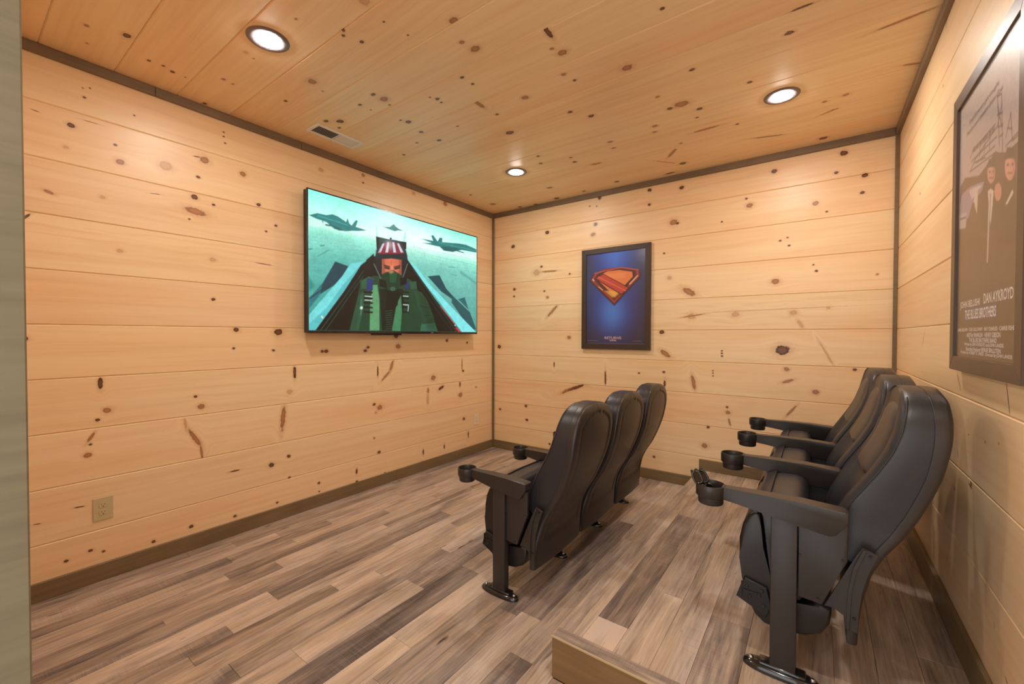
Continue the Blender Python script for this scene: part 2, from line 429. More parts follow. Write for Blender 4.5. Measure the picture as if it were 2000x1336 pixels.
KNOTS = [
('L',-3.408,2.556,0.0066,0.0053,0.00,'d'),('L',-3.413,2.602,0.0033,0.0026,0.00,'d'),
('L',-3.386,2.614,0.0042,0.0033,0.00,'d'),('L',-3.458,2.392,0.0138,0.0110,0.00,'d'),('L',-3.477,2.273,0.0097,0.0078,0.00,'f'),('L',-3.290,2.353,0.0073,0.0059,0.00,'d'),('L',-3.272,2.268,0.0169,0.0135,0.00,'b'),('L',-3.073,2.311,0.0318,0.0254,0.00,'f'),('L',-2.878,2.409,0.0234,0.0187,0.00,'b'),('L',-2.664,2.390,0.0184,0.0147,0.00,'b'),('L',-2.913,2.294,0.0093,0.0075,0.00,'d'),('L',-2.773,2.624,0.0048,0.0039,0.00,'d'),('L',-2.773,2.596,0.0048,0.0039,0.00,'d'),
('L',-2.765,2.556,0.0061,0.0049,0.00,'d'),('L',-3.210,2.546,0.0047,0.0038,0.00,'d'),('L',-3.344,2.055,0.0110,0.0088,0.00,'f'),('L',-2.932,2.166,0.0164,0.0131,0.00,'d'),
('L',-2.832,2.144,0.0087,0.0070,0.00,'d'),('L',-2.960,2.025,0.0059,0.0047,0.00,'d'),
('L',-2.566,2.211,0.0127,0.0102,0.00,'d'),('L',-2.453,2.092,0.0091,0.0073,0.00,'d'),('L',-2.519,2.039,0.0074,0.0059,0.00,'d'),
('L',-3.277,1.781,0.0127,0.0102,0.00,'f'),('L',-2.839,1.797,0.0155,0.0124,0.00,'f'),('L',-2.838,1.545,0.0106,0.0085,0.00,'d'),('L',-3.580,2.414,0.0128,0.0018,-0.13,'d'),('L',-3.385,2.438,0.0294,0.0020,0.01,'b'),('L',-2.919,2.417,0.0177,0.0027,0.11,'d'),
('L',-3.537,2.029,0.0186,0.0070,-0.38,'b'),('L',-2.928,2.079,0.0516,0.0190,-0.15,'b'),('L',-3.623,1.880,0.0383,0.0054,0.86,'d'),
('L',-2.540,1.811,0.0538,0.0024,-0.05,'d'),('L',-3.122,2.134,0.0223,0.0017,0.12,'d'),('L',-3.625,1.302,0.0134,0.0107,0.00,'d'),('L',-2.710,1.354,0.0166,0.0133,0.00,'d'),
('L',-2.443,1.341,0.0265,0.0212,0.00,'d'),('L',-2.726,1.232,0.0082,0.0066,0.00,'d'),('L',-2.476,1.212,0.0095,0.0076,0.00,'d'),('L',-2.116,1.195,0.0136,0.0109,0.00,'d'),('L',-2.084,1.194,0.0165,0.0132,0.00,'d'),('L',-3.336,0.911,0.0165,0.0132,0.00,'b'),('L',-3.373,0.865,0.0094,0.0075,0.00,'d'),
('L',-3.645,0.946,0.0088,0.0070,0.00,'d'),('L',-3.636,0.866,0.0044,0.0035,0.00,'d'),
('L',-3.636,0.843,0.0044,0.0035,0.00,'d'),('L',-2.938,0.939,0.0090,0.0072,0.00,'d'),('L',-2.908,0.874,0.0182,0.0145,0.00,'b'),('L',-2.367,0.907,0.0193,0.0155,0.00,'f'),('L',-3.412,0.685,0.0155,0.0124,0.00,'b'),('L',-3.403,0.739,0.0065,0.0052,0.00,'d'),('L',-2.495,0.403,0.0172,0.0138,0.00,'d'),('L',-2.378,0.440,0.0114,0.0091,0.00,'d'),('L',-2.373,0.282,0.0089,0.0072,0.00,'d'),('L',-3.497,0.159,0.0082,0.0065,0.00,'d'),('L',-3.408,0.176,0.0087,0.0070,0.00,'d'),('L',-3.357,0.151,0.0064,0.0051,0.00,'d'),('L',-3.147,0.119,0.0088,0.0070,0.00,'d'),
('L',-2.966,0.141,0.0115,0.0092,0.00,'d'),
('L',-2.726,0.121,0.0093,0.0074,0.00,'d'),('L',-2.459,0.125,0.0084,0.0068,0.00,'d'),('L',-3.362,1.058,0.0287,0.0098,-1.58,'d'),('L',-2.329,1.046,0.0394,0.0100,-1.58,'d'),('L',-2.414,0.724,0.0855,0.0148,-1.67,'b'),('L',-3.400,0.776,0.0272,0.0063,-2.09,'b'),('L',-2.943,0.683,0.0633,0.0112,-1.08,'b'),
('L',-2.909,0.586,0.0418,0.0057,-1.47,'b'),('L',-2.726,0.422,0.0290,0.0046,-0.00,'d'),('L',-3.446,0.421,0.0182,0.0030,-0.09,'d'),('L',-3.595,0.385,0.0139,0.0018,-0.11,'d'),('L',-2.990,0.778,0.0283,0.0055,-1.45,'f'),('L',-1.412,1.314,0.0215,0.0172,0.00,'d'),('L',-1.388,1.217,0.0252,0.0201,0.00,'b'),('L',-1.707,1.216,0.0134,0.0107,0.00,'d'),('L',-1.733,1.189,0.0150,0.0120,0.00,'d'),('L',-0.764,1.266,0.0163,0.0130,0.00,'d'),('L',-0.456,1.241,0.0129,0.0103,0.00,'d'),('L',-0.955,0.894,0.0293,0.0234,0.00,'b'),('L',-0.518,0.935,0.0149,0.0119,0.00,'d'),('L',-1.646,0.720,0.0133,0.0106,0.00,'d'),
('L',-1.589,0.685,0.0252,0.0202,0.00,'b'),('L',-1.630,0.647,0.0133,0.0106,0.00,'f'),('L',-0.560,0.679,0.0272,0.0218,0.00,'b'),('L',-0.303,0.738,0.0110,0.0088,0.00,'b'),('L',-0.506,0.412,0.0168,0.0134,0.00,'d'),
('L',-1.599,0.293,0.0146,0.0117,0.00,'d'),('L',-1.647,0.426,0.0097,0.0078,0.00,'b'),('L',-2.374,0.438,0.0114,0.0091,0.00,'d'),('L',-2.371,0.279,0.0062,0.0050,0.00,'d'),('L',-2.149,0.178,0.0108,0.0086,0.00,'d'),('L',-2.146,0.111,0.0067,0.0053,0.00,'d'),
('L',-1.820,0.096,0.0105,0.0084,0.00,'d'),('L',-1.538,0.093,0.0081,0.0065,0.00,'d'),('L',-1.105,0.090,0.0073,0.0058,0.00,'d'),
('L',-1.609,1.000,0.0426,0.0068,-1.57,'d'),('L',-1.462,1.045,0.0483,0.0127,-1.94,'b'),('L',-1.521,0.961,0.0573,0.0097,-2.40,'b'),
('L',-0.536,1.004,0.0595,0.0051,-1.57,'d'),('L',-0.568,0.795,0.0254,0.0101,-1.57,'d'),
('L',-0.847,0.783,0.0365,0.0143,0.43,'d'),
('L',-1.025,0.775,0.0233,0.0138,-1.57,'b'),('L',-1.029,0.686,0.0505,0.0138,-1.57,'f'),('L',-1.820,0.182,0.0211,0.0084,-1.58,'d'),('L',-0.803,0.171,0.0204,0.0094,-1.57,'d'),('L',-1.087,0.179,0.0254,0.0088,-1.57,'d'),('L',-0.434,0.228,0.0330,0.0084,-1.57,'d'),('L',-2.120,2.590,0.0185,0.0148,0.00,'f'),
('L',-1.748,2.664,0.0146,0.0117,0.00,'b'),
('L',-1.748,2.602,0.0084,0.0067,0.00,'d'),('L',-1.204,2.662,0.0170,0.0136,0.00,'f'),('L',-0.788,2.669,0.0242,0.0193,0.00,'b'),('B',1.345,2.680,0.0164,0.0131,0.00,'d'),('B',1.839,2.659,0.0169,0.0135,0.00,'d'),
('B',2.119,2.624,0.0178,0.0142,0.00,'d'),('B',2.813,2.609,0.0177,0.0142,0.00,'d'),('B',3.239,2.642,0.0208,0.0166,0.00,'d'),('B',3.197,2.512,0.0113,0.0091,0.00,'d'),('B',3.360,2.456,0.0161,0.0128,0.00,'d'),('B',1.838,2.526,0.0128,0.0103,0.00,'d'),('B',0.742,2.427,0.0212,0.0170,0.00,'d'),
('B',0.289,2.331,0.0228,0.0182,0.00,'d'),('B',1.303,2.428,0.0193,0.0154,0.00,'d'),
('B',1.277,2.331,0.0220,0.0176,0.00,'b'),('B',2.052,2.331,0.0288,0.0231,0.00,'b'),('B',2.087,2.317,0.0123,0.0098,0.00,'d'),('B',2.646,2.373,0.0225,0.0180,0.00,'b'),('B',2.622,2.432,0.0087,0.0069,0.00,'d'),('B',3.077,2.311,0.0195,0.0156,0.00,'b'),('B',3.345,2.337,0.0122,0.0098,0.00,'d'),('B',3.145,2.238,0.0073,0.0059,0.00,'d'),('B',2.858,2.062,0.0082,0.0066,0.00,'d'),('B',2.916,2.017,0.0081,0.0065,0.00,'d'),('B',2.905,2.080,0.0065,0.0052,0.00,'d'),('B',0.608,2.009,0.0386,0.0309,0.00,'f'),('B',0.671,2.067,0.0136,0.0109,0.00,'d'),('B',1.016,1.959,0.0104,0.0083,0.00,'d'),('B',0.310,1.844,0.0173,0.0139,0.00,'d'),('B',0.305,1.765,0.0116,0.0093,0.00,'d'),('B',0.747,1.731,0.0164,0.0131,0.00,'b'),('B',0.708,1.799,0.0110,0.0088,0.00,'d'),('B',2.021,1.839,0.0195,0.0156,0.00,'f'),
('B',2.829,1.747,0.0253,0.0202,0.00,'b'),('B',3.088,1.807,0.0092,0.0074,0.00,'d'),('B',3.070,1.854,0.0062,0.0049,0.00,'d'),('B',3.434,1.753,0.0081,0.0065,0.00,'b'),
('B',2.209,1.489,0.0293,0.0235,0.00,'f'),
('B',2.551,1.498,0.0262,0.0210,0.00,'f'),('B',2.950,1.502,0.0228,0.0182,0.00,'f'),('B',3.163,1.529,0.0105,0.0084,0.00,'f'),('B',1.959,1.353,0.0205,0.0164,0.00,'d'),('B',1.010,1.300,0.0213,0.0170,0.00,'b'),('B',2.454,1.195,0.0078,0.0062,0.00,'d'),
('B',2.454,1.175,0.0078,0.0062,0.00,'d'),('B',2.455,1.151,0.0078,0.0062,0.00,'d'),('B',2.880,1.210,0.0436,0.0349,0.00,'d'),
('B',0.093,1.188,0.0240,0.0192,0.00,'d'),
('B',1.974,2.064,0.0086,0.0069,0.00,'d'),('B',2.444,2.273,0.0074,0.0059,0.00,'d'),
('B',1.240,2.618,0.0072,0.0058,0.00,'d'),('B',1.315,2.605,0.0071,0.0057,0.00,'d'),('B',0.769,2.008,0.0957,0.0086,-0.02,'b'),
('B',2.187,1.705,0.0569,0.0233,-0.55,'b'),('B',0.810,1.581,0.0789,0.0131,0.77,'b'),('B',2.993,1.412,0.0320,0.0116,-1.03,'f'),('B',1.990,1.160,0.0518,0.0198,-0.60,'b'),('B',3.154,1.194,0.0835,0.0061,-1.11,'f'),('B',0.834,1.013,0.0262,0.0065,-1.57,'d'),('B',2.224,1.495,0.0929,0.0050,0.14,'b'),
('B',2.812,1.529,0.4161,0.0027,0.02,'f'),('B',1.751,0.969,0.0094,0.0075,0.00,'d'),
('B',1.980,0.991,0.0112,0.0089,0.00,'d'),('B',2.386,1.025,0.0059,0.0048,0.00,'d'),('B',2.387,1.004,0.0059,0.0048,0.00,'d'),('B',2.387,0.980,0.0059,0.0048,0.00,'d'),
('B',2.909,1.063,0.0182,0.0146,0.00,'b'),('B',3.093,0.900,0.0201,0.0161,0.00,'b'),
('B',3.320,1.080,0.0114,0.0091,0.00,'d'),
('B',2.505,0.681,0.0169,0.0136,0.00,'b'),('B',2.497,0.726,0.0095,0.0076,0.00,'d'),('B',2.351,0.539,0.0118,0.0094,0.00,'d'),('B',2.328,0.376,0.0234,0.0188,0.00,'b'),('B',1.896,0.207,0.0108,0.0087,0.00,'d'),('B',0.472,0.532,0.0170,0.0136,0.00,'d'),
('B',0.483,0.377,0.0169,0.0135,0.00,'d'),('B',0.107,0.457,0.0148,0.0119,0.00,'d'),('B',0.782,0.152,0.0133,0.0107,0.00,'d'),('B',1.416,0.902,0.0636,0.0080,-1.56,'d'),
('B',1.987,0.888,0.0278,0.0089,-1.56,'d'),('B',2.232,0.915,0.0583,0.0149,-1.39,'b'),('B',2.919,0.971,0.0385,0.0106,0.34,'b'),('B',1.075,0.777,0.1133,0.0147,0.36,'d'),('B',0.975,0.738,0.0491,0.0106,0.53,'b'),('B',2.942,0.741,0.0486,0.0078,0.93,'b'),('B',2.517,0.603,0.0281,0.0075,-1.34,'b'),
('R',1.722,0.972,0.0038,0.0030,0.00,'d'),
('R',1.903,0.983,0.0043,0.0035,0.00,'b'),
('R',2.026,1.004,0.0040,0.0032,0.00,'b'),('R',1.762,0.808,0.0105,0.0084,0.00,'d'),('R',1.552,0.728,0.0082,0.0066,0.00,'b'),('R',0.907,1.307,0.0338,0.0031,-2.23,'b'),('R',1.581,1.151,0.0395,0.0033,-0.79,'b'),('R',2.093,1.148,0.0427,0.0028,-1.21,'d'),('R',1.589,0.875,0.0160,0.0027,-1.34,'d'),('R',1.752,0.798,0.0188,0.0037,-0.17,'d'),('R',0.129,1.341,0.0229,0.0040,-2.06,'b'),('R',1.461,0.426,0.0109,0.0024,-1.21,'d'),('R',2.020,0.458,0.0085,0.0017,-1.10,'d'),
('R',2.126,0.360,0.0092,0.0024,-0.58,'d'),('R',1.236,2.429,0.0071,0.0056,0.00,'b'),
('R',0.752,2.088,0.0092,0.0074,0.00,'b'),('R',-0.046,2.257,0.0071,0.0057,0.00,'d'),('R',1.286,2.691,0.0289,0.0042,-2.14,'b'),('C',0.435,3.327,0.0182,0.0145,0.00,'d'),('C',0.371,3.453,0.0109,0.0087,0.00,'b'),('C',0.207,3.427,0.0063,0.0050,0.00,'b'),('C',0.287,3.211,0.0093,0.0074,0.00,'d'),('C',0.294,3.153,0.0086,0.0069,0.00,'d'),('C',0.271,3.109,0.0122,0.0098,0.00,'d'),('C',0.268,3.051,0.0046,0.0037,0.00,'d'),('C',0.045,2.889,0.0119,0.0096,0.00,'d'),
('C',0.419,2.920,0.0109,0.0088,0.00,'b'),
('C',0.410,2.870,0.0075,0.0060,0.00,'b'),('C',0.764,2.943,0.0123,0.0098,0.00,'f'),('C',0.744,2.899,0.0058,0.0046,0.00,'b'),('C',1.192,2.908,0.0073,0.0058,0.00,'b'),('C',1.300,2.743,0.0092,0.0073,0.00,'d'),
('C',1.269,2.723,0.0094,0.0075,0.00,'d'),('C',1.302,2.647,0.0110,0.0088,0.00,'d'),('C',1.498,2.665,0.0058,0.0046,0.00,'d'),('C',1.519,2.545,0.0050,0.0040,0.00,'d'),('C',0.798,2.620,0.0245,0.0196,0.00,'b'),('C',0.477,2.610,0.0115,0.0092,0.00,'d'),('C',0.756,2.534,0.0072,0.0057,0.00,'b'),
('C',1.759,2.485,0.0209,0.0167,0.00,'b'),('C',0.966,2.341,0.0138,0.0110,0.00,'d'),
('C',0.978,2.274,0.0268,0.0214,0.00,'b'),('C',0.805,2.321,0.0111,0.0089,0.00,'d'),('C',0.951,2.213,0.0081,0.0065,0.00,'d'),
('C',0.810,2.248,0.0065,0.0052,0.00,'d'),('C',0.451,2.335,0.0165,0.0132,0.00,'d'),('C',0.522,2.280,0.0235,0.0188,0.00,'d'),('C',0.438,2.234,0.0121,0.0097,0.00,'d'),('C',0.883,2.008,0.0196,0.0157,0.00,'d'),
('C',0.860,2.053,0.0088,0.0070,0.00,'d'),('C',0.847,1.865,0.0151,0.0121,0.00,'d'),('C',0.859,1.703,0.0159,0.0127,0.00,'d'),('C',0.697,1.772,0.0099,0.0080,0.00,'d'),('C',0.455,1.693,0.0126,0.0101,0.00,'d'),('C',1.239,2.086,0.0131,0.0105,0.00,'d'),
('C',1.231,2.047,0.0083,0.0067,0.00,'d'),('C',1.217,2.125,0.0065,0.0052,0.00,'d'),('C',1.109,1.775,0.0075,0.0060,0.00,'d'),('C',1.530,2.787,0.0254,0.0203,0.00,'f'),
('C',1.713,2.287,0.0247,0.0197,0.00,'b'),
('C',1.693,2.359,0.0137,0.0110,0.00,'b'),('C',2.051,2.010,0.0248,0.0199,0.00,'b'),('C',2.022,2.065,0.0106,0.0084,0.00,'b'),('C',2.270,1.704,0.0269,0.0215,0.00,'b'),('C',2.540,2.004,0.0097,0.0078,0.00,'d'),('C',2.979,1.506,0.0170,0.0136,0.00,'d'),('C',2.545,1.485,0.0136,0.0109,0.00,'d'),('C',2.778,1.179,0.0134,0.0107,0.00,'d'),
('C',1.969,1.850,0.0135,0.0108,0.00,'b'),('C',1.994,1.769,0.0098,0.0078,0.00,'d'),('C',1.504,2.155,0.0117,0.0094,0.00,'d'),('C',1.512,2.075,0.0100,0.0080,0.00,'d'),
('C',1.676,1.791,0.0214,0.0171,0.00,'b'),
('C',1.423,1.738,0.0115,0.0092,0.00,'d'),('C',2.317,1.335,0.0118,0.0095,0.00,'b'),('C',2.412,1.170,0.0398,0.0318,0.00,'b'),('C',2.339,1.159,0.0164,0.0132,0.00,'d'),
('C',2.488,1.048,0.0160,0.0128,0.00,'d'),('C',1.815,1.488,0.0157,0.0126,0.00,'d'),('C',1.903,1.365,0.0181,0.0145,0.00,'d'),('C',1.344,1.494,0.0276,0.0221,0.00,'d'),('C',2.452,0.945,0.0104,0.0083,0.00,'d'),
('C',2.194,0.994,0.0181,0.0145,0.00,'b'),('C',2.168,0.913,0.0140,0.0112,0.00,'b'),('C',3.219,0.708,0.0158,0.0127,0.00,'b'),('C',3.120,0.690,0.0134,0.0107,0.00,'b'),('C',3.118,0.113,0.0241,0.0193,0.00,'d'),
('C',2.188,0.239,0.0243,0.0195,0.00,'d'),('C',1.588,0.163,0.0192,0.0153,0.00,'d'),('C',1.857,0.951,0.0178,0.0142,0.00,'b'),
('C',1.839,0.837,0.0157,0.0126,0.00,'b'),('C',1.480,0.785,0.0174,0.0139,0.00,'d'),('C',1.495,0.877,0.0113,0.0090,0.00,'d'),('C',1.296,1.053,0.0142,0.0113,0.00,'d'),
('C',1.240,0.923,0.0147,0.0118,0.00,'d'),('C',0.902,0.078,0.0258,0.0206,0.00,'d'),('C',0.427,0.062,0.0198,0.0158,0.00,'d'),('C',0.618,0.037,0.0194,0.0155,0.00,'d'),
('C',1.228,0.110,0.0173,0.0139,0.00,'d'),('C',2.270,0.625,0.0121,0.0097,0.00,'b'),('C',1.003,0.390,0.0274,0.0219,0.00,'b'),('C',0.248,0.315,0.0310,0.0248,0.00,'b'),('C',0.250,0.678,0.0144,0.0115,0.00,'d'),('C',2.650,0.697,0.0103,0.0083,0.00,'d'),
('C',2.066,2.173,0.0438,0.0120,-1.64,'d'),('C',1.405,1.894,0.0478,0.0140,-1.56,'b'),('C',2.467,0.747,0.0780,0.0122,0.04,'b'),
('C',2.804,0.371,0.0899,0.0102,-0.33,'b'),('C',3.157,0.538,0.0623,0.0069,0.42,'b'),('C',3.030,1.657,0.0357,0.0075,0.04,'d'),('C',3.399,1.303,0.0892,0.0078,0.17,'b'),('C',3.484,0.861,0.0371,0.0082,-0.37,'b'),('C',2.170,0.491,0.0718,0.0123,0.93,'b'),('C',2.043,0.088,0.0380,0.0116,0.12,'d'),('C',1.605,0.649,0.0426,0.0139,-0.13,'b'),('C',2.090,0.338,0.0930,0.0044,-0.87,'b'),
]

# ================================================================== ROOM SHELL
rng = random.Random(7)
def board_mesh(L_, w_, th=0.018, ch=0.0045, gap=0.0003):
    h = w_/2-gap
    prof = [(-h, -th), (h, -th), (h, -ch), (h-ch, 0), (-h+ch, 0), (-h, -ch)]
    bm = bmesh.new()
    a = [bm.verts.new((0, y, z)) for y, z in prof]; b = [bm.verts.new((L_, y, z)) for y, z in prof]
    bm.faces.new(a[::-1]); bm.faces.new(b)
    for i in range(6):
        j = (i+1) % 6; bm.faces.new([a[i], a[j], b[j], b[i]])
    bmesh.ops.recalc_face_normals(bm, faces=bm.faces)
    me = bpy.data.meshes.new('board'); bm.to_mesh(me); bm.free()
    return me

def frame(origin, ex, ey, ez):
    m_ = Matrix.Identity(4)
    for i in range(3):
        m_[i][0], m_[i][1], m_[i][2], m_[i][3] = ex[i], ey[i], ez[i], origin[i]
    return m_

def lay_boards(parent, surf, to_world, length, n, origin_f, ex, ey, ez, seed0, width=PITCH, light=None, dark=None):
    kn = [k for k in KNOTS if k[0] == surf]
    for i in range(n):
        mtx = frame(origin_f(i), ex, ey, ez); inv = mtx.inverted()
        ks = []
        for (s, u, v, a, b, ang, t) in kn:
            p = inv @ Vector(to_world(u, v))
            q = inv @ Vector(to_world(u+math.cos(ang), v+math.sin(ang)))
            if abs(p.y) < width/2+0.01 and -0.05 < p.x < length+0.05:
                ks.append((round(p.x, 4), round(p.y, 4), a, b, math.atan2(q.y-p.y, q.x-p.x), t))
        r = random.Random(seed0+i)
        if surf in EXTRA:      # boards out of the photograph's sight get knots at random
            x0, x1, cnt = EXTRA[surf]
            for _ in range(cnt):
                s_ = r.uniform(.004, .013)
                ks.append((r.uniform(x0, x1), r.uniform(-.12, .12), s_*1.3, s_, 0, r.choice('ddbf')))
        kw = {}
        if light: kw['light'] = light
        if dark: kw['dark'] = dark
        m = pine('knotty_pine', ks, (seed0*13+i*7) % 97+1.5, **kw)
        o = link('board', board_mesh(length, width), m, parent)
        o.matrix_world = mtx

EXTRA = {'F': (0.1, 2.0, 4), 'R': (2.2, 3.7, 3)}

LX = -0.050
wl = box('wall_left', LX, -0.018, YF-0.15, 0.05, -0.02, H+0.02, M_SUB)
tag(wl, 'pine-boarded wall behind the television', 'wall', kind='structure')
lay_boards(wl, 'L', lambda u, v: (0, u, v), 3.80, 10, lambda i: (0, YF, (i+.5)*PITCH), (0,1,0), (0,0,1), (1,0,0), 100)
wb = box('wall_back', -0.05, W+0.05, 0.018, 0.05, -0.02, H+0.02, M_SUB)
tag(wb, 'pine-boarded wall with the blue framed poster', 'wall', kind='structure')
lay_boards(wb, 'B', lambda u, v: (u, 0, v), W, 10, lambda i: (0, 0, (i+.5)*PITCH), (1,0,0), (0,0,1), (0,-1,0), 200)
wr = box('wall_right', W+0.018, W+0.05, YF-0.15, 0.05, -0.02, H+0.02, M_SUB)
tag(wr, 'pine-boarded wall behind the rear row of seats', 'wall', kind='structure')
lay_boards(wr, 'R', lambda u, v: (W, -u, v), 3.80, 10, lambda i: (W, 0, (i+.5)*PITCH), (0,-1,0), (0,0,1), (-1,0,0), 300)
ce = box('ceiling', -0.05, W+0.05, YF-0.15, 0.05, H+0.018, H+0.05, M_SUB)
tag(ce, 'knotty pine board ceiling', 'ceiling', kind='structure')
lay_boards(ce, 'C', lambda u, v: (u, -v, H), W, 14, lambda i: (0, -(i+.5)*0.2745, H), (1,0,0), (0,-1,0), (0,0,-1), 400, width=0.2745)
# entrance wall beside and above the doorway where the camera stands
DX0, DX1, DZ = 2.2, 3.36, 2.12
wf = empty('wall_front'); tag(wf, 'pine-boarded entrance wall beside the doorway', 'wall', kind='structure')
box('backing', -0.05, DX0-0.02, YF-0.14, YF-0.018, -0.02, H+0.02, M_SUB, wf)
box('backing', DX0-0.02, W+0.05, YF-0.14, YF-0.018, DZ+0.02, H+0.02, M_SUB, wf)
box('backing', DX1+0.02, W+0.05, YF-0.14, YF-0.018, -0.02, DZ+0.02, M_SUB, wf)
KN0 = KNOTS
for i in range(10):
    r = random.Random(900+i)
    ks = [(r.uniform(.2, 2.0), r.uniform(-.12, .12), .01, .008, 0, r.choice('ddbf')) for _ in range(4)]
    m = pine('knotty_pine', ks, 50+i*3.3)
    zc = (i+.5)*PITCH
    if zc+PITCH/2 <= DZ+0.08:
        spans = [(W, DX1+.02), (DX0-.02, 0)]
    else:
        spans = [(W, 0)]
    for xa, xb in spans:
        w_ = PITCH
        o = link('board', board_mesh(xa-xb, w_), m, wf)
        o.matrix_world = frame((xa, YF, zc), (-1,0,0), (0,0,1), (0,1,0))
dr = empty('door_1'); tag(dr, 'stained wooden door frame at the left edge of the view', 'doorway', kind='structure')
M_JAMB = stained('grey_green_stained_jamb', (0.165, 0.135, 0.075))
box('jamb', DX0-0.019, DX0, YF-0.15, YF+0.0, 0, DZ, M_JAMB, dr, .002)
box('jamb', DX1, DX1+0.019, YF-0.15, YF+0.0, 0, DZ, M_JAMB, dr, .002)
box('head_jamb', DX0-0.019, DX1+0.019, YF-0.15, YF+0.0, DZ, DZ+0.019, M_JAMB, dr, .002)

# ---- floor
fl = box('floor', -0.05, W+0.05, YF-0.6, 0.05, -0.05, -0.003, M_DARK)
tag(fl, 'weathered oak-look vinyl plank floor', 'floor', kind='structure')
def planks(parent, xs, z, y0, y1, joints, tones, seed):
    r = random.Random(seed)
    for k in range(len(xs)-1):
        xa, xb = xs[k], xs[k+1]
        js = joints.get(k)
        if js is None:
            y = y0+r.uniform(.15, 1.1); js = []
            while y < y1-.12:
                js.append(y); y += r.choice([.62, .9, 1.22])
        ys = [y0]+[j for j in sorted(js) if y0 < j < y1]+[y1]
        for i in range(len(ys)-1):
            ya, yb = ys[i], ys[i+1]
            L_, w_ = yb-ya-.0008, xb-xa-.0008
            bm = bmesh.new(); add_box(bm, 0, w_, 0, L_, -.004, 0)
            for v in bm.verts:
                pass
            es = [e for e in bm.edges if all(abs(v.co.z) < 1e-6 for v in e.verts)]
            bmesh.ops.bevel(bm, geom=es, offset=.0008, segments=1, affect='EDGES')
            o = bm_to('plank', bm, M_PLANK, parent)
            o.location = (xa, ya, z)
            t = tones.get((k, i))
            if t is None:
                t = r.choice([.30, .38, .46, .52, .58, .62, .66, .50])
            o['tone'] = float(t)+.06; o['seed'] = float(r.uniform(0, 60))
FX = [0, .10, .19, .28, .37, .465, .55, .668, .722, .825, .943, 1.03, 1.115, 1.205, 1.322, 1.46, 1.60, 1.73, 1.858, 1.97, 2.08, 2.19, 2.29]
FJ = {1: [-2.785, -1.13], 0: [-1.5, -3.0], 2: [-2.56, -1.0], 5: [-2.956, -1.9, -.7], 6: [-2.73, -1.5], 8: [-2.45, -1.2], 9: [-2.887, -1.66, -.6],
      10: [-3.117, -2.2, -.95], 12: [-2.445, -1.4], 13: [-2.05, -3.2, -.9], 15: [-2.117, -1.0], 17: [-2.9, -1.5], 18: [-2.281, -1.1], 16: [-2.71, -1.65]}
FT = {(9, 0): .72, (9, 1): .26, (10, 1): .6, (15, 0): .16, (18, 0): .38, (18, 1): .22, (13, 1): .36, (13, 0): .34, (12, 1): .62, (12, 0): .6, (14, 0): .66,
      (16, 0): .78, (16, 1): .72, (17, 0): .42, (6, 0): .40, (7, 0): .24, (7, 1): .30, (19, 0): .68, (19, 1): .66, (8, 0): .36, (5, 0): .60, (4, 0): .58, (0, 0): .42, (0, 1): .40}
planks(fl, FX, 0.0, YF-0.3, 0.0, FJ, FT, 5)
planks(fl, [2.2905, 2.41, 2.53, 2.66, 2.78, 2.90, 3.03, 3.15, 3.28, 3.41, W], 0.0, YF-0.3, RY-.001, {}, {}, 8)

# ---- riser platform for the rear row
rs = box('riser_platform', RX+.012, W, RY+.012, 0, 0, RZ-0.005, M_SUB)
tag(rs, 'low carpet-free plank-topped platform carrying the rear row', 'platform', kind='structure')
rs['label'] = 'low plank-topped platform carrying the rear row of seats'
PX = [RX+.055, 2.384, 2.51, 2.64, 2.76, 2.90, 3.04, 3.16, 3.28, 3.405, W]
PJ = {0: [-1.0], 1: [-2.281, -1.066], 2: [-1.962], 3: [-1.3], 4: [-2.0, -.8], 5: [-1.943, -.9], 6: [-1.5], 7: [-2.1, -1.0], 8: [-1.2], 9: [-1.8]}
PT = {(0, 0): .66, (0, 1): .60, (1, 0): .80, (1, 1): .30, (1, 2): .58, (2, 0): .68, (2, 1): .52, (3, 0): .60, (3, 1): .6, (4, 0): .36, (4, 1): .44, (5, 0): .66, (5, 1): .62, (6, 0): .56, (6, 1): .6,
      (7, 0): .50, (7, 1): .52, (8, 0): .46, (8, 1): .5, (9, 0): .44, (9, 1): .46}
planks(rs, PX, RZ, RY+.055, 0.0, PJ, PT, 11)
def edge_plank(x0, x1, y0, y1, tone, along_x):
    L_ = (x1-x0) if along_x else (y1-y0); w_ = (y1-y0) if along_x else (x1-x0)
    bm = bmesh.new(); add_box(bm, 0, w_, 0, L_, -.008, 0, .0012)
    o = bm_to('edge_plank', bm, M_PLANK, rs)
    if along_x:
        o.location = (x0, y1, RZ+.001); o.rotation_euler = (0, 0, -PI/2)
    else:
        o.location = (x0, y0, RZ+.001)
    o['tone'] = tone; o['seed'] = 3.3
edge_plank(RX, W-.013, RY, RY+.055, .42, True)
edge_plank(RX, RX+.055, RY+.055, 0, .56, False)
M_EDGE = simple('pale_laminate_edge', (0.50, 0.37, 0.21), 0.5)
box('nosing', RX-.003, W-.013, RY-.003, RY+.006, RZ-.007, RZ+.0005, M_EDGE, rs, .001)
box('nosing', RX-.003, RX+.006, RY, 0, RZ-.007, RZ+.0005, M_EDGE, rs, .001)
M_FASCIA = stained('brown_stained_fascia', (0.21, 0.120, 0.050))
box('fascia', RX, W-.013, RY, RY+.012, 0.001, RZ-.008, M_FASCIA, rs, .001)
box('fascia', RX, RX+.012, RY+.0125, -.016, 0.001, RZ-.008, M_FASCIA, rs, .001)

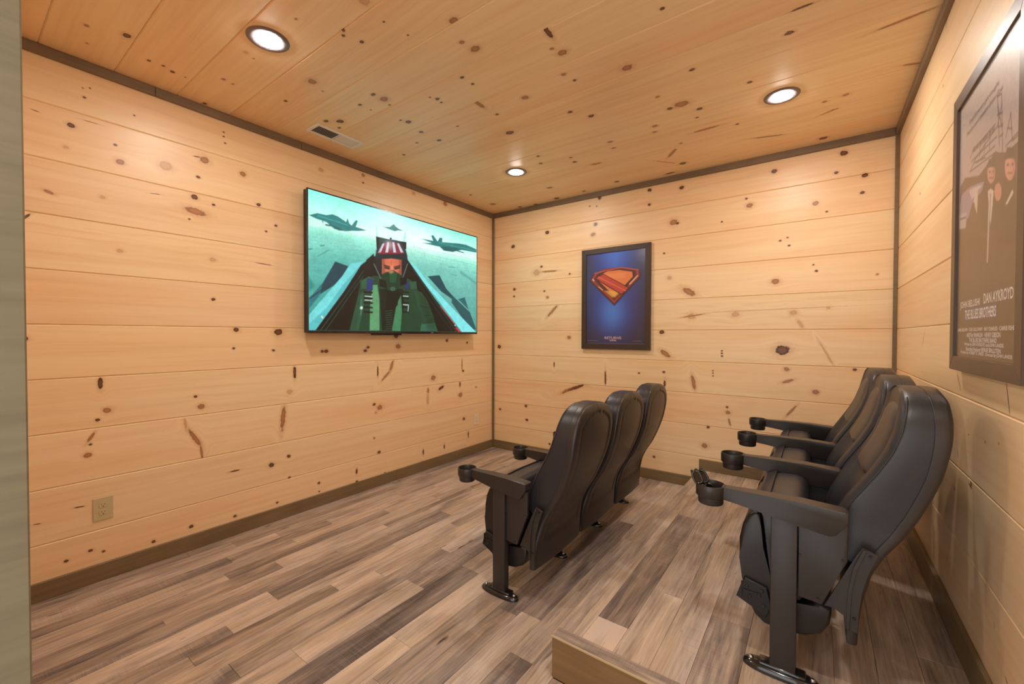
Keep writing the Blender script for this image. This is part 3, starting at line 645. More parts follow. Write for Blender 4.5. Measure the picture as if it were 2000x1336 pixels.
# ---- baseboards and trim
BH = 0.093
def trimpiece(name, label, cat, segs, mat, bev=.002):
    t = empty(name); tag(t, label, cat, kind='structure')
    for s in segs: box('length', *s, mat, t, bev)
    return t
trimpiece('baseboard_left', 'olive brown baseboard under the television wall', 'baseboard', [(0, .015, -1.42, -.0, 0, BH), (0, .015, YF, -1.4215, 0, BH)], M_STAIN)
trimpiece('baseboard_back', 'olive brown baseboard on the back wall beside the platform', 'baseboard', [(.0155, RX-.001, -.015, 0, 0, BH)], M_STAIN)
trimpiece('baseboard_riser', 'olive brown baseboard on the back wall above the platform', 'baseboard', [(RX+.001, 2.95, -.015, 0, RZ+.001, RZ+BH), (2.9515, W-.0165, -.015, 0, RZ+.001, RZ+BH)], M_STAIN)
trimpiece('baseboard_right', 'dark stained baseboard behind the rear row of seats', 'baseboard', [(W-.016, W, RY+.0, 0, RZ+.001, RZ+.115), (W-.016, W, YF, RY-.002, 0, BH)], M_STAIN)
trimpiece('baseboard_front', 'stained baseboard on the entrance wall', 'baseboard', [(.016, DX0-.02, YF, YF+.015, 0, BH)], M_STAIN)
TH = 0.050
trimpiece('trim_1', 'dark stained ceiling trim above the television', 'trim', [(0, .022, -1.25, 0, H-TH, H), (0, .022, -2.28, -1.2515, H-TH, H), (0, .022, -3.12, -2.2815, H-TH, H), (0, .022, YF, -3.1215, H-TH, H)], M_STAIN_DK)
trimpiece('trim_2', 'dark stained ceiling trim on the back wall', 'trim', [(.0225, 1.5, -.022, 0, H-TH, H), (1.5015, W-.0225, -.022, 0, H-TH, H)], M_STAIN_DK)
trimpiece('trim_3', 'dark stained ceiling trim on the right wall', 'trim', [(W-.022, W, -1.9, 0, H-TH, H), (W-.022, W, YF, -1.9015, H-TH, H)], M_STAIN_DK)
trimpiece('trim_4', 'narrow stained strip in the corner beside the television', 'trim', [(0, .022, -.022, 0, BH+.0005, H-TH-.0005)], M_STAIN)
trimpiece('trim_5', 'narrow stained strip in the corner behind the rear row', 'trim', [(W-.022, W, -.022, 0, RZ+BH+.02, H-TH-.0005)], M_STAIN)
trimpiece('trim_6', 'dark stained ceiling trim on the entrance wall', 'trim', [(.0225, W-.0225, YF, YF+.022, H-TH, H)], M_STAIN_DK)

# ================================================================== CEILING FITTINGS
def can_light(x, y, label, first=None):
    if first is not None:
        t = copy_tree(first); t.location = (x, y, H); t['label'] = label; return t
    t = empty('recessed_light', (x, y, H))
    bm = bmesh.new()
    add_lathe(bm, [(.0585, .004), (.0585, -.004), (.063, -.0055), (.078, -.0050), (.089, -.0035), (.093, -.0005), (.093, .001), (.0585, .004)], 0, 0, 56)
    bm_to('trim_ring', bm, M_RING, t, True, 50)
    bm = bmesh.new(); add_lathe(bm, [(0, -.0125), (.025, -.0118), (.043, -.0095), (.054, -.0065), (.058, -.003), (.0582, .003), (0, .003)], 0, 0, 48)
    bm_to('lens', bm, M_LAMP, t, True, 50)
    tag(t, label, 'ceiling light', 'recessed ceiling lights')
    return t
l0 = can_light(.951, -2.920, 'round recessed ceiling light nearest the camera, above the left of the television')
can_light(2.914, -.915, 'recessed ceiling light above the rear row of seats', l0)
can_light(.968, -.893, 'small-looking recessed ceiling light farthest away, near the back left corner', l0)
can_light(2.914, -2.92, 'recessed ceiling light over the near end of the platform, beyond the top of the view', l0)

# vent register
vt = empty('ceiling_vent', (.304, -2.178, H)); tag(vt, 'white louvred metal air vent in the pine ceiling', 'air vent')
vw, vl = .077, .181
bm = bmesh.new()
for a in [(-vw, vw, -vl, -vl+.024), (-vw, vw, vl-.024, vl), (-vw, -vw+.024, -vl+.024, vl-.024), (vw-.024, vw, -vl+.024, vl-.024)]:
    add_box(bm, a[0], a[1], a[2], a[3], -.006, 0, .0015)
bm_to('frame', bm, M_WHITE, vt)
box('duct', -vw+.02, vw-.02, -vl+.02, vl-.02, -.0008, .0, M_VOID, vt)
box('divider', -vw+.023, vw-.023, -.004, .004, -.0055, -.001, M_WHITE, vt)
for side in (-1, 1):
    for k in range(13):
        y = side*(.012+k*.0113)
        bm = bmesh.new()
        # curved fin leaning away from the middle
        pts = [(y, -.001), (y+.0015*side, -.003), (y+.0050*side, -.0058)]
        pts2 = [(p[0]+.0009*side, p[1]+.0004) for p in pts[::-1]]
        add_prism(bm, pts+pts2, -vw+.026, vw-.026, 'yz')
        bm_to('fin', bm, M_WHITE, vt)
bm = bmesh.new(); add_lathe(bm, [(0, -.0085), (.003, -.008), (.004, -.006)], 0, vl-.012, 12); bm_to('screw', bm, M_WHITE, vt)
bm = bmesh.new(); add_lathe(bm, [(0, -.0085), (.003, -.008), (.004, -.006)], 0, -vl+.012, 12); bm_to('screw', bm, M_WHITE, vt)

# ================================================================== OUTLETS (left wall)
def outlet(y, z, mat, label):
    t = empty('wall_outlet', (0, y, z)); tag(t, label, 'outlet', 'outlets on the television wall')
    bm = bmesh.new(); add_box(bm, 0, .006, -.040, .040, -.061, .061, .0025, 2); bm_to('cover_plate', bm, mat, t)
    for s in (-1, 1):
        bm = bmesh.new()
        pts = []
        for k in range(24):
            a = 2*PI*k/24; pts.append((max(-.0165, min(.0165, .0175*math.cos(a))), s*.0195+max(-.0125, min(.0125, .0175*math.sin(a)))))
        add_prism(bm, pts, .0055, .0082, 'yz', .0006, 1)
        rc = bm_to('receptacle', bm, mat, t)
        box('slot', .0078, .0086, -.0072, -.0055, s*.0195+.0005, s*.0195+.0080, M_SLOT, rc)
        box('slot', .0078, .0086, .0055, .0072, s*.0195+.0005, s*.0195+.0068, M_SLOT, rc)
        bm = bmesh.new(); add_prism(bm, [(.0026*math.cos(k*PI/6), s*.0195-.0068+.0026*math.sin(k*PI/6)) for k in range(12)], .0078, .0086, 'yz'); bm_to('slot', bm, M_SLOT, rc)
    bm = bmesh.new(); add_prism(bm, [(.0026*math.cos(k*PI/6), .0026*math.sin(k*PI/6)) for k in range(12)], .0055, .0070, 'yz'); bm_to('screw', bm, mat, t)
    return t
outlet(-3.358, .385, M_IVORY, 'ivory power outlet low on the wall at far left')
outlet(-.302, .375, M_CREAM, 'pale power outlet below the television near the corner')

# ================================================================== FLAT PRINT (screen and posters)
def lin(c):
    return np.array([(x/255/12.92 if x/255 <= .04045 else ((x/255+.055)/1.055)**2.4) for x in c])

def quad_map(q):
    """q: TL, TR, BR, BL sketch coordinates -> function turning sketch coordinates into (u, v) on the sheet, v up"""
    src = q; dst = [(0, 1), (1, 1), (1, 0), (0, 0)]
    A = []; b = []
    for (x, y), (u, v) in zip(src, dst):
        A.append([x, y, 1, 0, 0, 0, -u*x, -u*y]); b.append(u)
        A.append([0, 0, 0, x, y, 1, -v*x, -v*y]); b.append(v)
    h = np.linalg.solve(np.array(A, float), np.array(b, float))
    def f(x, y):
        d = h[6]*x+h[7]*y+1
        return ((h[0]*x+h[1]*y+h[2])/d, (h[3]*x+h[4]*y+h[5])/d)
    return f

class Canvas:
    def __init__(self, nu, nv, asp, base, m=None):
        self.nu, self.nv, self.asp = nu, nv, asp     # asp = width / height
        u, v = np.meshgrid(np.linspace(0, 1, nu), np.linspace(0, 1, nv))
        self.U, self.V = u, v
        self.C = np.zeros((nv, nu, 3)); self.C[:] = lin(base)
        self.m = m or (lambda x, y: (x, y))
        self.rs = np.random.RandomState(3)
    def blend(self, a, col):
        col = lin(col) if not isinstance(col, np.ndarray) else col
        a = np.clip(a, 0, 1)[..., None]
        self.C = self.C*(1-a)+col*a
    def poly(self, pts, col, alpha=1.0, soft=0.0, raw=False):
        P = np.array([self.m(*p) if not raw else p for p in pts])
        x, y = self.U*self.asp, self.V
        px, py = P[:, 0]*self.asp, P[:, 1]
        inside = np.zeros(x.shape, bool); dmin = np.full(x.shape, 1e9)
        n = len(P)
        for i in range(n):
            x1, y1, x2, y2 = px[i], py[i], px[(i+1) % n], py[(i+1) % n]
            cond = ((y1 > y) != (y2 > y))
            with np.errstate(divide='ignore', invalid='ignore'):
                xi = (x2-x1)*(y-y1)/(y2-y1+1e-12)+x1
            inside ^= cond & (x < xi)
            L2 = (x2-x1)**2+(y2-y1)**2+1e-12
            t = np.clip(((x-x1)*(x2-x1)+(y-y1)*(y2-y1))/L2, 0, 1)
            dmin = np.minimum(dmin, np.hypot(x-x1-t*(x2-x1), y-y1-t*(y2-y1)))
        s = max(soft, 0.6/self.nv)
        sd = np.where(inside, dmin, -dmin)
        self.blend(alpha*np.clip(sd/s*.5+.5, 0, 1), col)
    def line(self, a, b, w, col, alpha=1.0, raw=False):
        (x1, y1), (x2, y2) = (self.m(*a), self.m(*b)) if not raw else (a, b)
        x, y = self.U*self.asp, self.V; x1 *= self.asp; x2 *= self.asp
        L2 = (x2-x1)**2+(y2-y1)**2+1e-12
        t = np.clip(((x-x1)*(x2-x1)+(y-y1)*(y2-y1))/L2, 0, 1)
        d = np.hypot(x-x1-t*(x2-x1), y-y1-t*(y2-y1))
        self.blend(alpha*np.clip((w-d)/(.8/self.nv)+.5, 0, 1), col)
    def glow(self, c, ru, rv, col, alpha=1.0, p=2.0):
        d = ((self.U-c[0])/ru)**2+((self.V-c[1])/rv)**2
        self.blend(alpha*np.exp(-d**(p/2)), col)
    def grad_v(self, stops):
        vs = [s[0] for s in stops]
        for k in range(3):
            self.C[..., k] = np.interp(self.V, vs, [lin(s[1])[k] for s in stops])
    def noise(self, amt, su, sv):
        g = self.rs.rand(int(sv)+2, int(su)+2)
        x = self.U*su; y = self.V*sv; xi = x.astype(int); yi = y.astype(int); fx = x-xi; fy = y-yi
        n = (g[yi, xi]*(1-fx)+g[yi, xi+1]*fx)*(1-fy)+(g[yi+1, xi]*(1-fx)+g[yi+1, xi+1]*fx)*fy
        self.C *= (1+amt*(n-.5))[..., None]
    def sheet(self, name, origin, ex, ey, w_, h_, mat, parent):
        o, ex, ey = np.array(origin, float), np.array(ex, float), np.array(ey, float)
        co = o+self.U[..., None]*w_*ex+self.V[..., None]*h_*ey
        co = co.reshape(-1, 3); nu, nv = self.nu, self.nv
        i = np.arange(nv-1)[:, None]*nu+np.arange(nu-1)
        f = np.stack([i, i+1, i+nu+1, i+nu], -1).reshape(-1, 4)
        me = bpy.data.meshes.new(name)
        me.vertices.add(len(co)); me.vertices.foreach_set('co', co.ravel())
        me.loops.add(f.size); me.loops.foreach_set('vertex_index', f.ravel())
        me.polygons.add(len(f)); me.polygons.foreach_set('loop_start', np.arange(len(f))*4)
        me.update(calc_edges=True)
        at = me.attributes.new('print', 'FLOAT_COLOR', 'POINT')
        c4 = np.ones((nu*nv, 4)); c4[:, :3] = np.clip(self.C, 0, 1).reshape(-1, 3)
        at.data.foreach_set('color', c4.ravel())
        return link(name, me, mat, parent)

def ellipse(cx, cy, rx, ry, n=28, a0=0, a1=2*PI):
    return [(cx+rx*math.cos(a0+(a1-a0)*k/n), cy+ry*math.sin(a0+(a1-a0)*k/n)) for k in range(n if a1-a0 > 6.2 else n+1)]

# ---------------------------------------------------------------- television
TY0, TY1, TZ0, TZ1, TX = -2.289, -.4145, 1.334, 2.388, .110
tv = empty('television', (0.0, (TY0+TY1)/2, TZ0))
tag(tv, 'large flat wall-mounted television showing a masked pilot in a jet cockpit', 'television')
def tvl(o):      # world-built children keep their place under the moved empty
    o.location = Vector(o.location)-Vector(tv.location); return o
M_TVBACK = simple('tv_back_plastic', (0.018, 0.015, 0.016), 0.5)
tvl(box('housing', .050, TX-.006, TY0+.004, TY1-.004, TZ0+.004, TZ1-.004, M_TVBACK, tv, .004, 2))
bm = bmesh.new()
bz = .010
add_box(bm, TX-.012, TX, TY0, TY0+bz, TZ0, TZ1, .0012); add_box(bm, TX-.012, TX, TY1-bz, TY1, TZ0, TZ1, .0012)
add_box(bm, TX-.012, TX, TY0+bz, TY1-bz, TZ1-bz, TZ1, .0012); add_box(bm, TX-.012, TX, TY0+bz, TY1-bz, TZ0, TZ0+.021, .0012)
tvl(bm_to('bezel', bm, M_BEZEL, tv))
bm = bmesh.new(); add_box(bm, .0005, .006, -1.75, -.95, 1.50, 2.15, .001); add_box(bm, .006, .050, -1.66, -1.62, 1.45, 2.2, .001); add_box(bm, .006, .050, -1.08, -1.04, 1.45, 2.2, .001)
tvl(bm_to('wall_mount', bm, M_BLKMET, tv))
tvl(box('sensor_bar', .055, TX-.02, -1.72, -1.42, TZ0-.013, TZ0+.006, M_BLKMET, tv, .003))
tvl(box('indicator', TX-.004, TX+.0008, -1.085, -1.055, TZ0+.008, TZ0+.013, simple('grey_mark', (.35, .35, .36), .4), tv))

c = Canvas(400, 226, 1.78, (120, 200, 180), quad_map([(100, 118), (1380, 490), (1380, 1212), (100, 1197)]))
c.grad_v([(0, (60, 140, 135)), (.30, (88, 165, 155)), (.55, (118, 192, 178)), (.70, (140, 212, 196)), (.735, (160, 226, 208)), (.76, (198, 240, 226)), (.88, (176, 238, 224)), (1, (140, 228, 214))])
c.poly([(100, 345), (100, 385), (560, 460), (900, 520), (1380, 660), (1380, 612), (900, 500), (500, 400)], (205, 244, 228), .8, .02)
c.glow((.56, .84), .26, .13, (228, 250, 240), .75)
c.noise(.10, 14, 10); c.noise(.10, 8, 90); c.noise(.06, 60, 120)
c.poly([(100, 600), (330, 590), (600, 640), (400, 800), (100, 1180)], (60, 160, 155), .35, .05)
c.poly([(900, 640), (1380, 760), (1380, 1190), (1200, 1100)], (120, 175, 172), .35, .05)
for a, b in [((100, 570), (560, 590)), ((930, 600), (1370, 700)), ((940, 640), (1370, 760)), ((110, 505), (500, 560)), ((900, 560), (1370, 660)), ((1180, 700), (1370, 830))]:
    c.line(a, b, .0022, (105, 180, 168), .45)
jet = (38, 128, 128)
def jet_left(dx=0, dy=0, s=1.0, col=jet, flip=False):
    body = [(105, 318), (170, 303), (240, 318), (285, 312), (330, 330), (390, 372), (400, 340), (412, 380), (430, 398), (462, 358), (478, 362), (462, 408), (545, 435), (480, 440), (430, 438), (390, 442), (300, 425), (240, 372), (160, 345)]
    c.poly([(dx+s*x, dy+s*y) for x, y in body], col)
jet_left()
c.poly([(260, 385), (300, 400), (380, 438), (330, 436)], (22, 95, 98), .9); c.line((235, 392), (290, 402), .006, (35, 115, 112)); c.line((210, 365), (212, 378), .003, jet)
c.line((175, 322), (400, 395), .004, (90, 175, 170), .6)
c.poly([(672, 408), (720, 410), (740, 395), (752, 388), (765, 405), (790, 425), (825, 438), (780, 436), (760, 442), (730, 432)], (40, 125, 122))
c.poly([(958, 498), (1050, 515), (1035, 475), (1050, 472), (1085, 520), (1100, 490), (1120, 495), (1118, 525), (1240, 535), (1300, 545), (1378, 580), (1378, 605), (1270, 585), (1200, 600), (1130, 590), (1100, 560), (965, 530), (1040, 532)], jet)
c.poly([(1110, 555), (1260, 575), (1200, 598), (1140, 590)], (22, 98, 100), .9); c.line((1225, 590), (1280, 605), .005, (25, 100, 100))
c.line((1095, 530), (1370, 590), .0035, (95, 180, 172), .5)
for q in [(115, 578), (205, 552)]:
    c.line((q[0]-12, q[1]), (q[0]+14, q[1]-4), .004, (55, 140, 136))
for a, b in [((170, 632), (255, 585)), ((1165, 715), (1215, 718)), ((1190, 770), (1230, 780))]: c.line(a, b, .003, (60, 140, 138), .8)
# wings each side of the fuselage
c.poly([(305, 670), (405, 708), (330, 830), (190, 920), (200, 850)], (18, 72, 84)); c.poly([(200, 840), (190, 920), (105, 1030), (100, 960)], (34, 112, 122), .9)
c.poly([(100, 780), (150, 860), (100, 900)], (45, 130, 128), .8, .01); c.line((110, 950), (330, 800), .006, (20, 66, 74), .8)
c.poly([(1008, 785), (1098, 776), (1150, 880), (1200, 935), (1195, 960), (1110, 900)], (20, 78, 88)); c.poly([(1195, 930), (1330, 1060), (1378, 1190), (1340, 1200), (1190, 985)], (24, 84, 92), .95)
c.poly([(1240, 960), (1290, 945), (1320, 1040)], (34, 104, 112)); c.poly([(1260, 740), (1378, 830), (1378, 850), (1250, 760)], (70, 145, 145), .5)
# fuselage rim and dark cockpit
c.poly([(585, 640), (540, 665), (420, 690), (360, 780), (100, 1080), (100, 1197), (165, 1197), (330, 960), (560, 690)], (120, 205, 205))
c.poly([(585, 640), (520, 672), (380, 830), (240, 1020), (100, 1150), (100, 1197), (150, 1197)], (75, 165, 170), .6)
c.poly([(862, 670), (930, 720), (1010, 830), (1180, 1010), (1378, 1212), (1270, 1212), (1060, 930), (880, 720)], (130, 212, 214))
c.poly([(590, 630), (500, 700), (370, 900), (150, 1197), (1258, 1210), (1060, 950), (900, 720), (850, 650)], (8, 16, 16))
c.line((560, 690), (190, 1195), .004, (38, 74, 68), .9); c.line((520, 780), (230, 1195), .003, (46, 82, 72), .8); c.line((480, 800), (330, 1010), .003, (30, 50, 46))
c.line((890, 720), (1225, 1205), .004, (44, 78, 66), .9); c.line((930, 830), (1190, 1200), .003, (34, 58, 50)); c.line((1105, 1015), (1220, 1160), .0045, (178, 48, 52)); c.line((1225, 1180), (1250, 1208), .010, (196, 30, 50))
c.line((200, 1090), (206, 1100), .006, (200, 225, 215)); c.line((1215, 1158), (1219, 1162), .005, (190, 215, 205))
c.poly([(540, 660), (600, 610), (600, 700), (560, 720)], (10, 18, 18)); c.poly([(520, 700), (590, 680), (580, 760), (520, 790)], (24, 22, 26))
# tail fins behind the seat, head box
c.poly([(612, 395), (622, 400), (632, 490), (618, 490)], (172, 222, 208)); c.poly([(835, 445), (846, 447), (838, 530), (818, 522)], (172, 226, 212))
c.poly([(615, 480), (660, 490), (700, 500), (770, 512), (848, 525), (845, 580), (700, 560), (620, 575)], (10, 24, 24)); c.poly(ellipse(728, 498, 8, 9), (12, 24, 26))
c.poly([(645, 492), (690, 500), (660, 540), (640, 545)], (26, 84, 72))
# pilot: torso
gr = (34, 72, 52)
c.poly([(500, 815), (600, 780), (860, 800), (925, 850), (930, 890), (1000, 960), (1050, 1090), (1085, 1205), (410, 1197), (470, 960)], gr)
c.poly([(500, 820), (560, 785), (600, 800), (560, 880), (500, 880)], (48, 96, 66)); c.poly([(870, 825), (922, 822), (925, 880), (880, 885)], (46, 92, 66))
c.poly([(480, 930), (520, 900), (520, 1010), (480, 1197), (415, 1197)], (52, 104, 80), .8); c.poly([(905, 890), (960, 905), (1010, 980), (1050, 1100), (980, 1130), (930, 1000)], (42, 84, 58))
c.line((985, 1085), (1055, 1080), .004, (22, 50, 36)); c.line((950, 1010), (1030, 1030), .004, (22, 50, 36)); c.poly([(960, 1150), (1060, 1140), (1085, 1205), (950, 1202)], (62, 112, 92), .8)
c.poly([(930, 900), (1000, 960), (1050, 1090), (1085, 1205), (1010, 1203), (960, 1020)], (20, 48, 34), .5, .03); c.poly([(410, 1197), (470, 960), (500, 900), (470, 1197)], (22, 50, 38), .5, .03)
c.poly([(590, 850), (625, 850), (640, 960), (640, 1197), (565, 1197), (570, 1000)], (98, 152, 112)); c.poly([(640, 880), (820, 880), (830, 1000), (790, 1200), (660, 1197)], (14, 38, 26))
c.poly([(770, 1000), (805, 930), (812, 1060), (800, 1202), (735, 1200)], (74, 130, 94))
c.poly([(545, 800), (590, 800), (590, 890), (540, 900)], (44, 62, 110)); c.poly([(835, 820), (868, 825), (868, 880), (835, 875)], (44, 62, 104))
for y in (905, 950, 985, 1020, 1055):
    c.line((525, y), (585, y+4), .007, (12, 26, 26)); c.line((818, y), (862, y+3), .007, (12, 26, 24))
for a, b in [((530, 935), (582, 940)), ((530, 965), (580, 968)), ((822, 935), (860, 938)), ((822, 1000), (862, 1004)), ((862, 1004), (858, 1050))]: c.line(a, b, .0035, (176, 196, 190))
c.poly(ellipse(503, 1025, 10, 12), (210, 225, 220)); c.line((500, 960), (500, 1080), .003, (120, 150, 140), .7)
c.poly([(690, 880), (790, 880), (780, 1000), (740, 1060), (730, 1197), (685, 1197), (690, 1050)], (10, 24, 18))
for k in range(9): c.line((690, 1050+k*17), (738, 1046+k*17), .003, (60, 88, 72), .8)
# helmet, face, mask  (plain banded helmet)
c.poly(ellipse(732, 660, 124, 150), (14, 34, 38)); c.poly([(608, 640), (640, 640), (652, 780), (620, 760)], (36, 38, 46)); c.poly([(826, 650), (852, 660), (848, 770), (815, 780)], (36, 30, 38))
c.poly([(662, 655), (735, 648), (808, 662), (808, 790), (735, 800), (660, 770)], (196, 120, 96))
c.poly([(664, 655), (808, 662), (806, 690), (664, 682)], (208, 112, 84), .6, .01)
c.poly([(675, 700), (715, 712), (728, 725), (715, 732), (680, 722)], (70, 56, 44), .85, .006); c.poly([(748, 726), (765, 712), (800, 706), (800, 722), (765, 734)], (70, 56, 44), .85, .006)
c.line((684, 722), (716, 728), .004, (28, 34, 30)); c.line((760, 728), (794, 722), .004, (28, 34, 30)); c.poly([(728, 700), (744, 700), (752, 760), (722, 760)], (214, 138, 108), .8, .008)
c.poly([(662, 655), (680, 657), (684, 740), (700, 780), (664, 772)], (120, 66, 52), .6, .012); c.poly([(792, 660), (808, 662), (808, 790), (780, 770), (790, 730)], (110, 60, 48), .65, .012); c.poly([(672, 694), (722, 708), (722, 716), (676, 704)], (52, 36, 30), .9, .004); c.poly([(750, 712), (802, 697), (802, 706), (752, 720)], (52, 36, 30), .9, .004); c.line((731, 668), (733, 700), .003, (150, 78, 60), .6)
dome = [(612, 640), (616, 590), (640, 540), (680, 512), (728, 503), (778, 512), (818, 545), (845, 592), (850, 650), (790, 645), (728, 640), (670, 640)]
c.poly(dome, (60, 70, 84))
for k, x in enumerate((640, 668, 697, 728, 759, 788, 816)):
    col = (214, 206, 212) if k % 2 == 0 else (150, 28, 58)
    xt = 728+(x-728)*.62
    c.poly([(x-11, 606), (x+11, 606), (xt+7, 520+abs(x-728)*.16), (xt-7, 520+abs(x-728)*.16)], col, .92)
c.poly([(612, 640), (616, 590), (640, 540), (665, 520), (650, 570), (640, 640)], (20, 26, 36), .5, .015); c.poly([(850, 650), (845, 592), (818, 545), (800, 530), (815, 580), (825, 640)], (20, 26, 36), .5, .015); c.glow(c.m(715, 545), .022, .035, (235, 235, 240), .35)
c.poly([(613, 612), (845, 612), (851, 655), (728, 648), (610, 648)], (22, 46, 52)); c.line((640, 608), (822, 608), .006, (150, 28, 58), .9)
c.poly([(655, 770), (700, 750), (730, 735), (745, 735), (775, 755), (812, 780), (800, 850), (765, 895), (710, 895), (675, 850)], (14, 62, 44)); c.poly([(715, 755), (745, 745), (775, 765), (765, 830), (720, 830)], (26, 92, 62), .8)
c.poly([(700, 745), (740, 735), (752, 752), (730, 765)], (205, 150, 120), .6, .006); c.poly(ellipse(742, 880, 20, 16), (62, 100, 84)); c.poly([(640, 800), (690, 820), (700, 880), (640, 860)], (10, 20, 18)); c.poly([(800, 800), (850, 780), (850, 840), (800, 860)], (10, 20, 18))
c.line((600, 690), (650, 800), .004, (92, 120, 112)); c.line((855, 690), (820, 790), .004, (92, 120, 112))
c.noise(.16, 200, 110); c.noise(.14, 45, 30)
g_ = c.C.mean(-1, keepdims=True); c.C = np.clip(g_+(c.C-g_)*1.03, 0, 1)**1.18
M_SCREEN = print_mat('lit_screen', emis=1.28, rough=0.35)
scr = c.sheet('screen', (TX-.0010, TY0+bz-.001, TZ0+.020), (0, 1, 0), (0, 0, 1), TY1-TY0-2*bz+.002, TZ1-TZ0-.020-bz+.001, M_SCREEN, tv)
tvl(scr)

# ---------------------------------------------------------------- lettering
def lettering(name, text, w_, h_, pos, ex, ey, mat, parent, bold=0.0, shear=0.0):
    cu = bpy.data.curves.new(name, 'FONT'); cu.body = text; cu.align_x = 'LEFT'; cu.size = 1.0; cu.offset = bold; cu.shear = shear
    cu.resolution_u = 3
    t_ = bpy.data.objects.new(name, cu); COL.objects.link(t_)
    dg = bpy.context.evaluated_depsgraph_get(); dg.update()
    me = bpy.data.meshes.new_from_object(t_.evaluated_get(dg)); bpy.data.objects.remove(t_, do_unlink=True); bpy.data.curves.remove(cu)
    co = np.array([v.co[:] for v in me.vertices]); mn, mx_ = co.min(0), co.max(0)
    s = (co-mn)/(mx_-mn+1e-9)
    ex, ey = Vector(ex), Vector(ey)
    for v, (a, b, _) in zip(me.vertices, s):
        v.co = Vector(pos)+ex*((a-.5)*w_)+ey*((b-.5)*h_)
    me.name = name; me.materials.clear()
    return link(name, me, mat, parent)

def poster(name, label, centre, ex, ez, fw_, fh, bar, depth, canvas, mframe, rec=.0055):
    """frame centre on the wall plane; ex to the viewer's right, ez out of the wall"""
    t = empty(name, centre); tag(t, label, 'framed poster', 'framed film posters')
    t.matrix_world = frame(centre, ex, (0, 0, 1), ez)
    hw, hh = fw_/2, fh/2
    def mitred(pts):
        bm = bmesh.new(); add_prism(bm, pts, .002, depth, 'xy', .0015, 1); bm_to('frame_bar', bm, mframe, t)
    mitred([(-hw, -hh), (hw, -hh), (hw-bar, -hh+bar), (-hw+bar, -hh+bar)])
    mitred([(-hw, hh), (-hw+bar, hh-bar), (hw-bar, hh-bar), (hw, hh)])
    mitred([(-hw, -hh), (-hw+bar, -hh+bar), (-hw+bar, hh-bar), (-hw, hh)])
    mitred([(hw, -hh), (hw, hh), (hw-bar, hh-bar), (hw-bar, -hh+bar)])
    box('backing_board', -hw+.01, hw-.01, -hh+.01, hh-.01, .0022, depth-rec-.004, M_DARK, t)
    iw, ih = fw_-2*bar, fh-2*bar
    sh = canvas.sheet('print', (-iw/2, -ih/2, depth-rec-.0035), (1, 0, 0), (0, 1, 0), iw, ih, print_mat(name+'_print', rough=.45), t)
    bx = box('pane', -iw/2+.0005, iw/2-.0005, -ih/2+.0005, ih/2-.0005, depth-rec-.0018, depth-rec, M_PANE, t)
    return t, sh, iw, ih, depth-rec-.0035

# ---------------------------------------------------------------- blue poster, back wall
c = Canvas(180, 270, .66, (36, 34, 66), quad_map([(225, 295), (795, 225), (790, 1165), (225, 1145)]))
c.glow((.5, 1.02), .36, .30, (44, 90, 200), .95, 2.4); c.glow((.5, 1.0), .16, .24, (70, 130, 238), .6)
c.glow((.46, .36), .34, .26, (40, 84, 190), .95, 2.2); c.glow((.46, .36), .17, .17, (70, 134, 226), .85); c.glow((.48, .62), .42, .16, (40, 80, 180), .6)
for k in range(9): c.line((.28+k*.05, .95), (.30+k*.045, .2), .003, (60, 110, 220), .10, raw=True)
# plain pointed badge: dark bevel, red border, gold field with one red diagonal band
out = [(258, 540), (300, 470), (400, 425), (560, 408), (735, 432), (745, 500), (490, 772)]
def shrink(p, f, dx=0, dy=0):
    cx = sum(q[0] for q in p)/len(p); cy = sum(q[1] for q in p)/len(p)
    return [(cx+(x-cx)*f+dx, cy+(y-cy)*f+dy) for x, y in p]
c.poly(shrink(out, 1.03, 2, 6), (24, 12, 22), .9, .006); c.poly(out, (84, 20, 22)); c.poly(shrink(out, .95, 0, -2), (168, 52, 40)); c.poly(shrink(out, .87), (110, 26, 26)); c.poly(shrink(out, .80), (60, 14, 18)); c.poly(shrink(out, .70), (230, 128, 66))
c.poly([(400, 640), (560, 640), (500, 700), (470, 700)], (238, 178, 84), .8, .01); c.poly([(400, 480), (600, 460), (600, 510), (420, 530)], (240, 150, 96), .7, .01)
c.poly([(300, 520), (380, 470), (640, 610), (560, 680)], (70, 18, 20)); c.poly([(318, 518), (384, 480), (626, 612), (560, 668)], (196, 66, 50)); c.line((340, 505), (600, 640), .006, (226, 110, 88), .8)
c.line((640, 575), (715, 495), .007, (236, 176, 140), .9); c.line((340, 600), (380, 630), .004, (230, 190, 150), .9); c.line((285, 528), (296, 542), .006, (226, 200, 180), .9); c.line((300, 470), (560, 412), .004, (208, 106, 84), .8); c.line((560, 412), (725, 435), .004, (190, 90, 76), .8)
p1, sh1, iw, ih, zz = poster('framed_poster', 'blue poster with a red and gold badge in a dark frame on the back wall', (1.514, 0, 1.682), (1, 0, 0), (0, -1, 0), .694, .990, .050, .028, c, M_FRAME)
M_INKP = simple('pinkish_ink', (0.72, 0.50, 0.50), .5); M_INKG = simple('grey_ink', (0.26, 0.24, 0.32), .5)
lettering('lettering', 'RETURNS', .170, .024, (-.015, -ih/2+.062, zz+.0006), (1, 0, 0), (0, 1, 0), M_INKP, p1, .01)
lettering('lettering', '2006', .070, .017, (-.015, -ih/2+.038, zz+.0006), (1, 0, 0), (0, 1, 0), M_INKP, p1, .01)
box('printed_line', -iw/2+.015, -iw/2+.135, -ih/2+.0315, -ih/2+.0340, zz+.0002, zz+.0006, M_INKG, p1)
box('printed_line', iw/2-.115, iw/2-.03, -ih/2+.0315, -ih/2+.0340, zz+.0002, zz+.0006, M_INKG, p1)
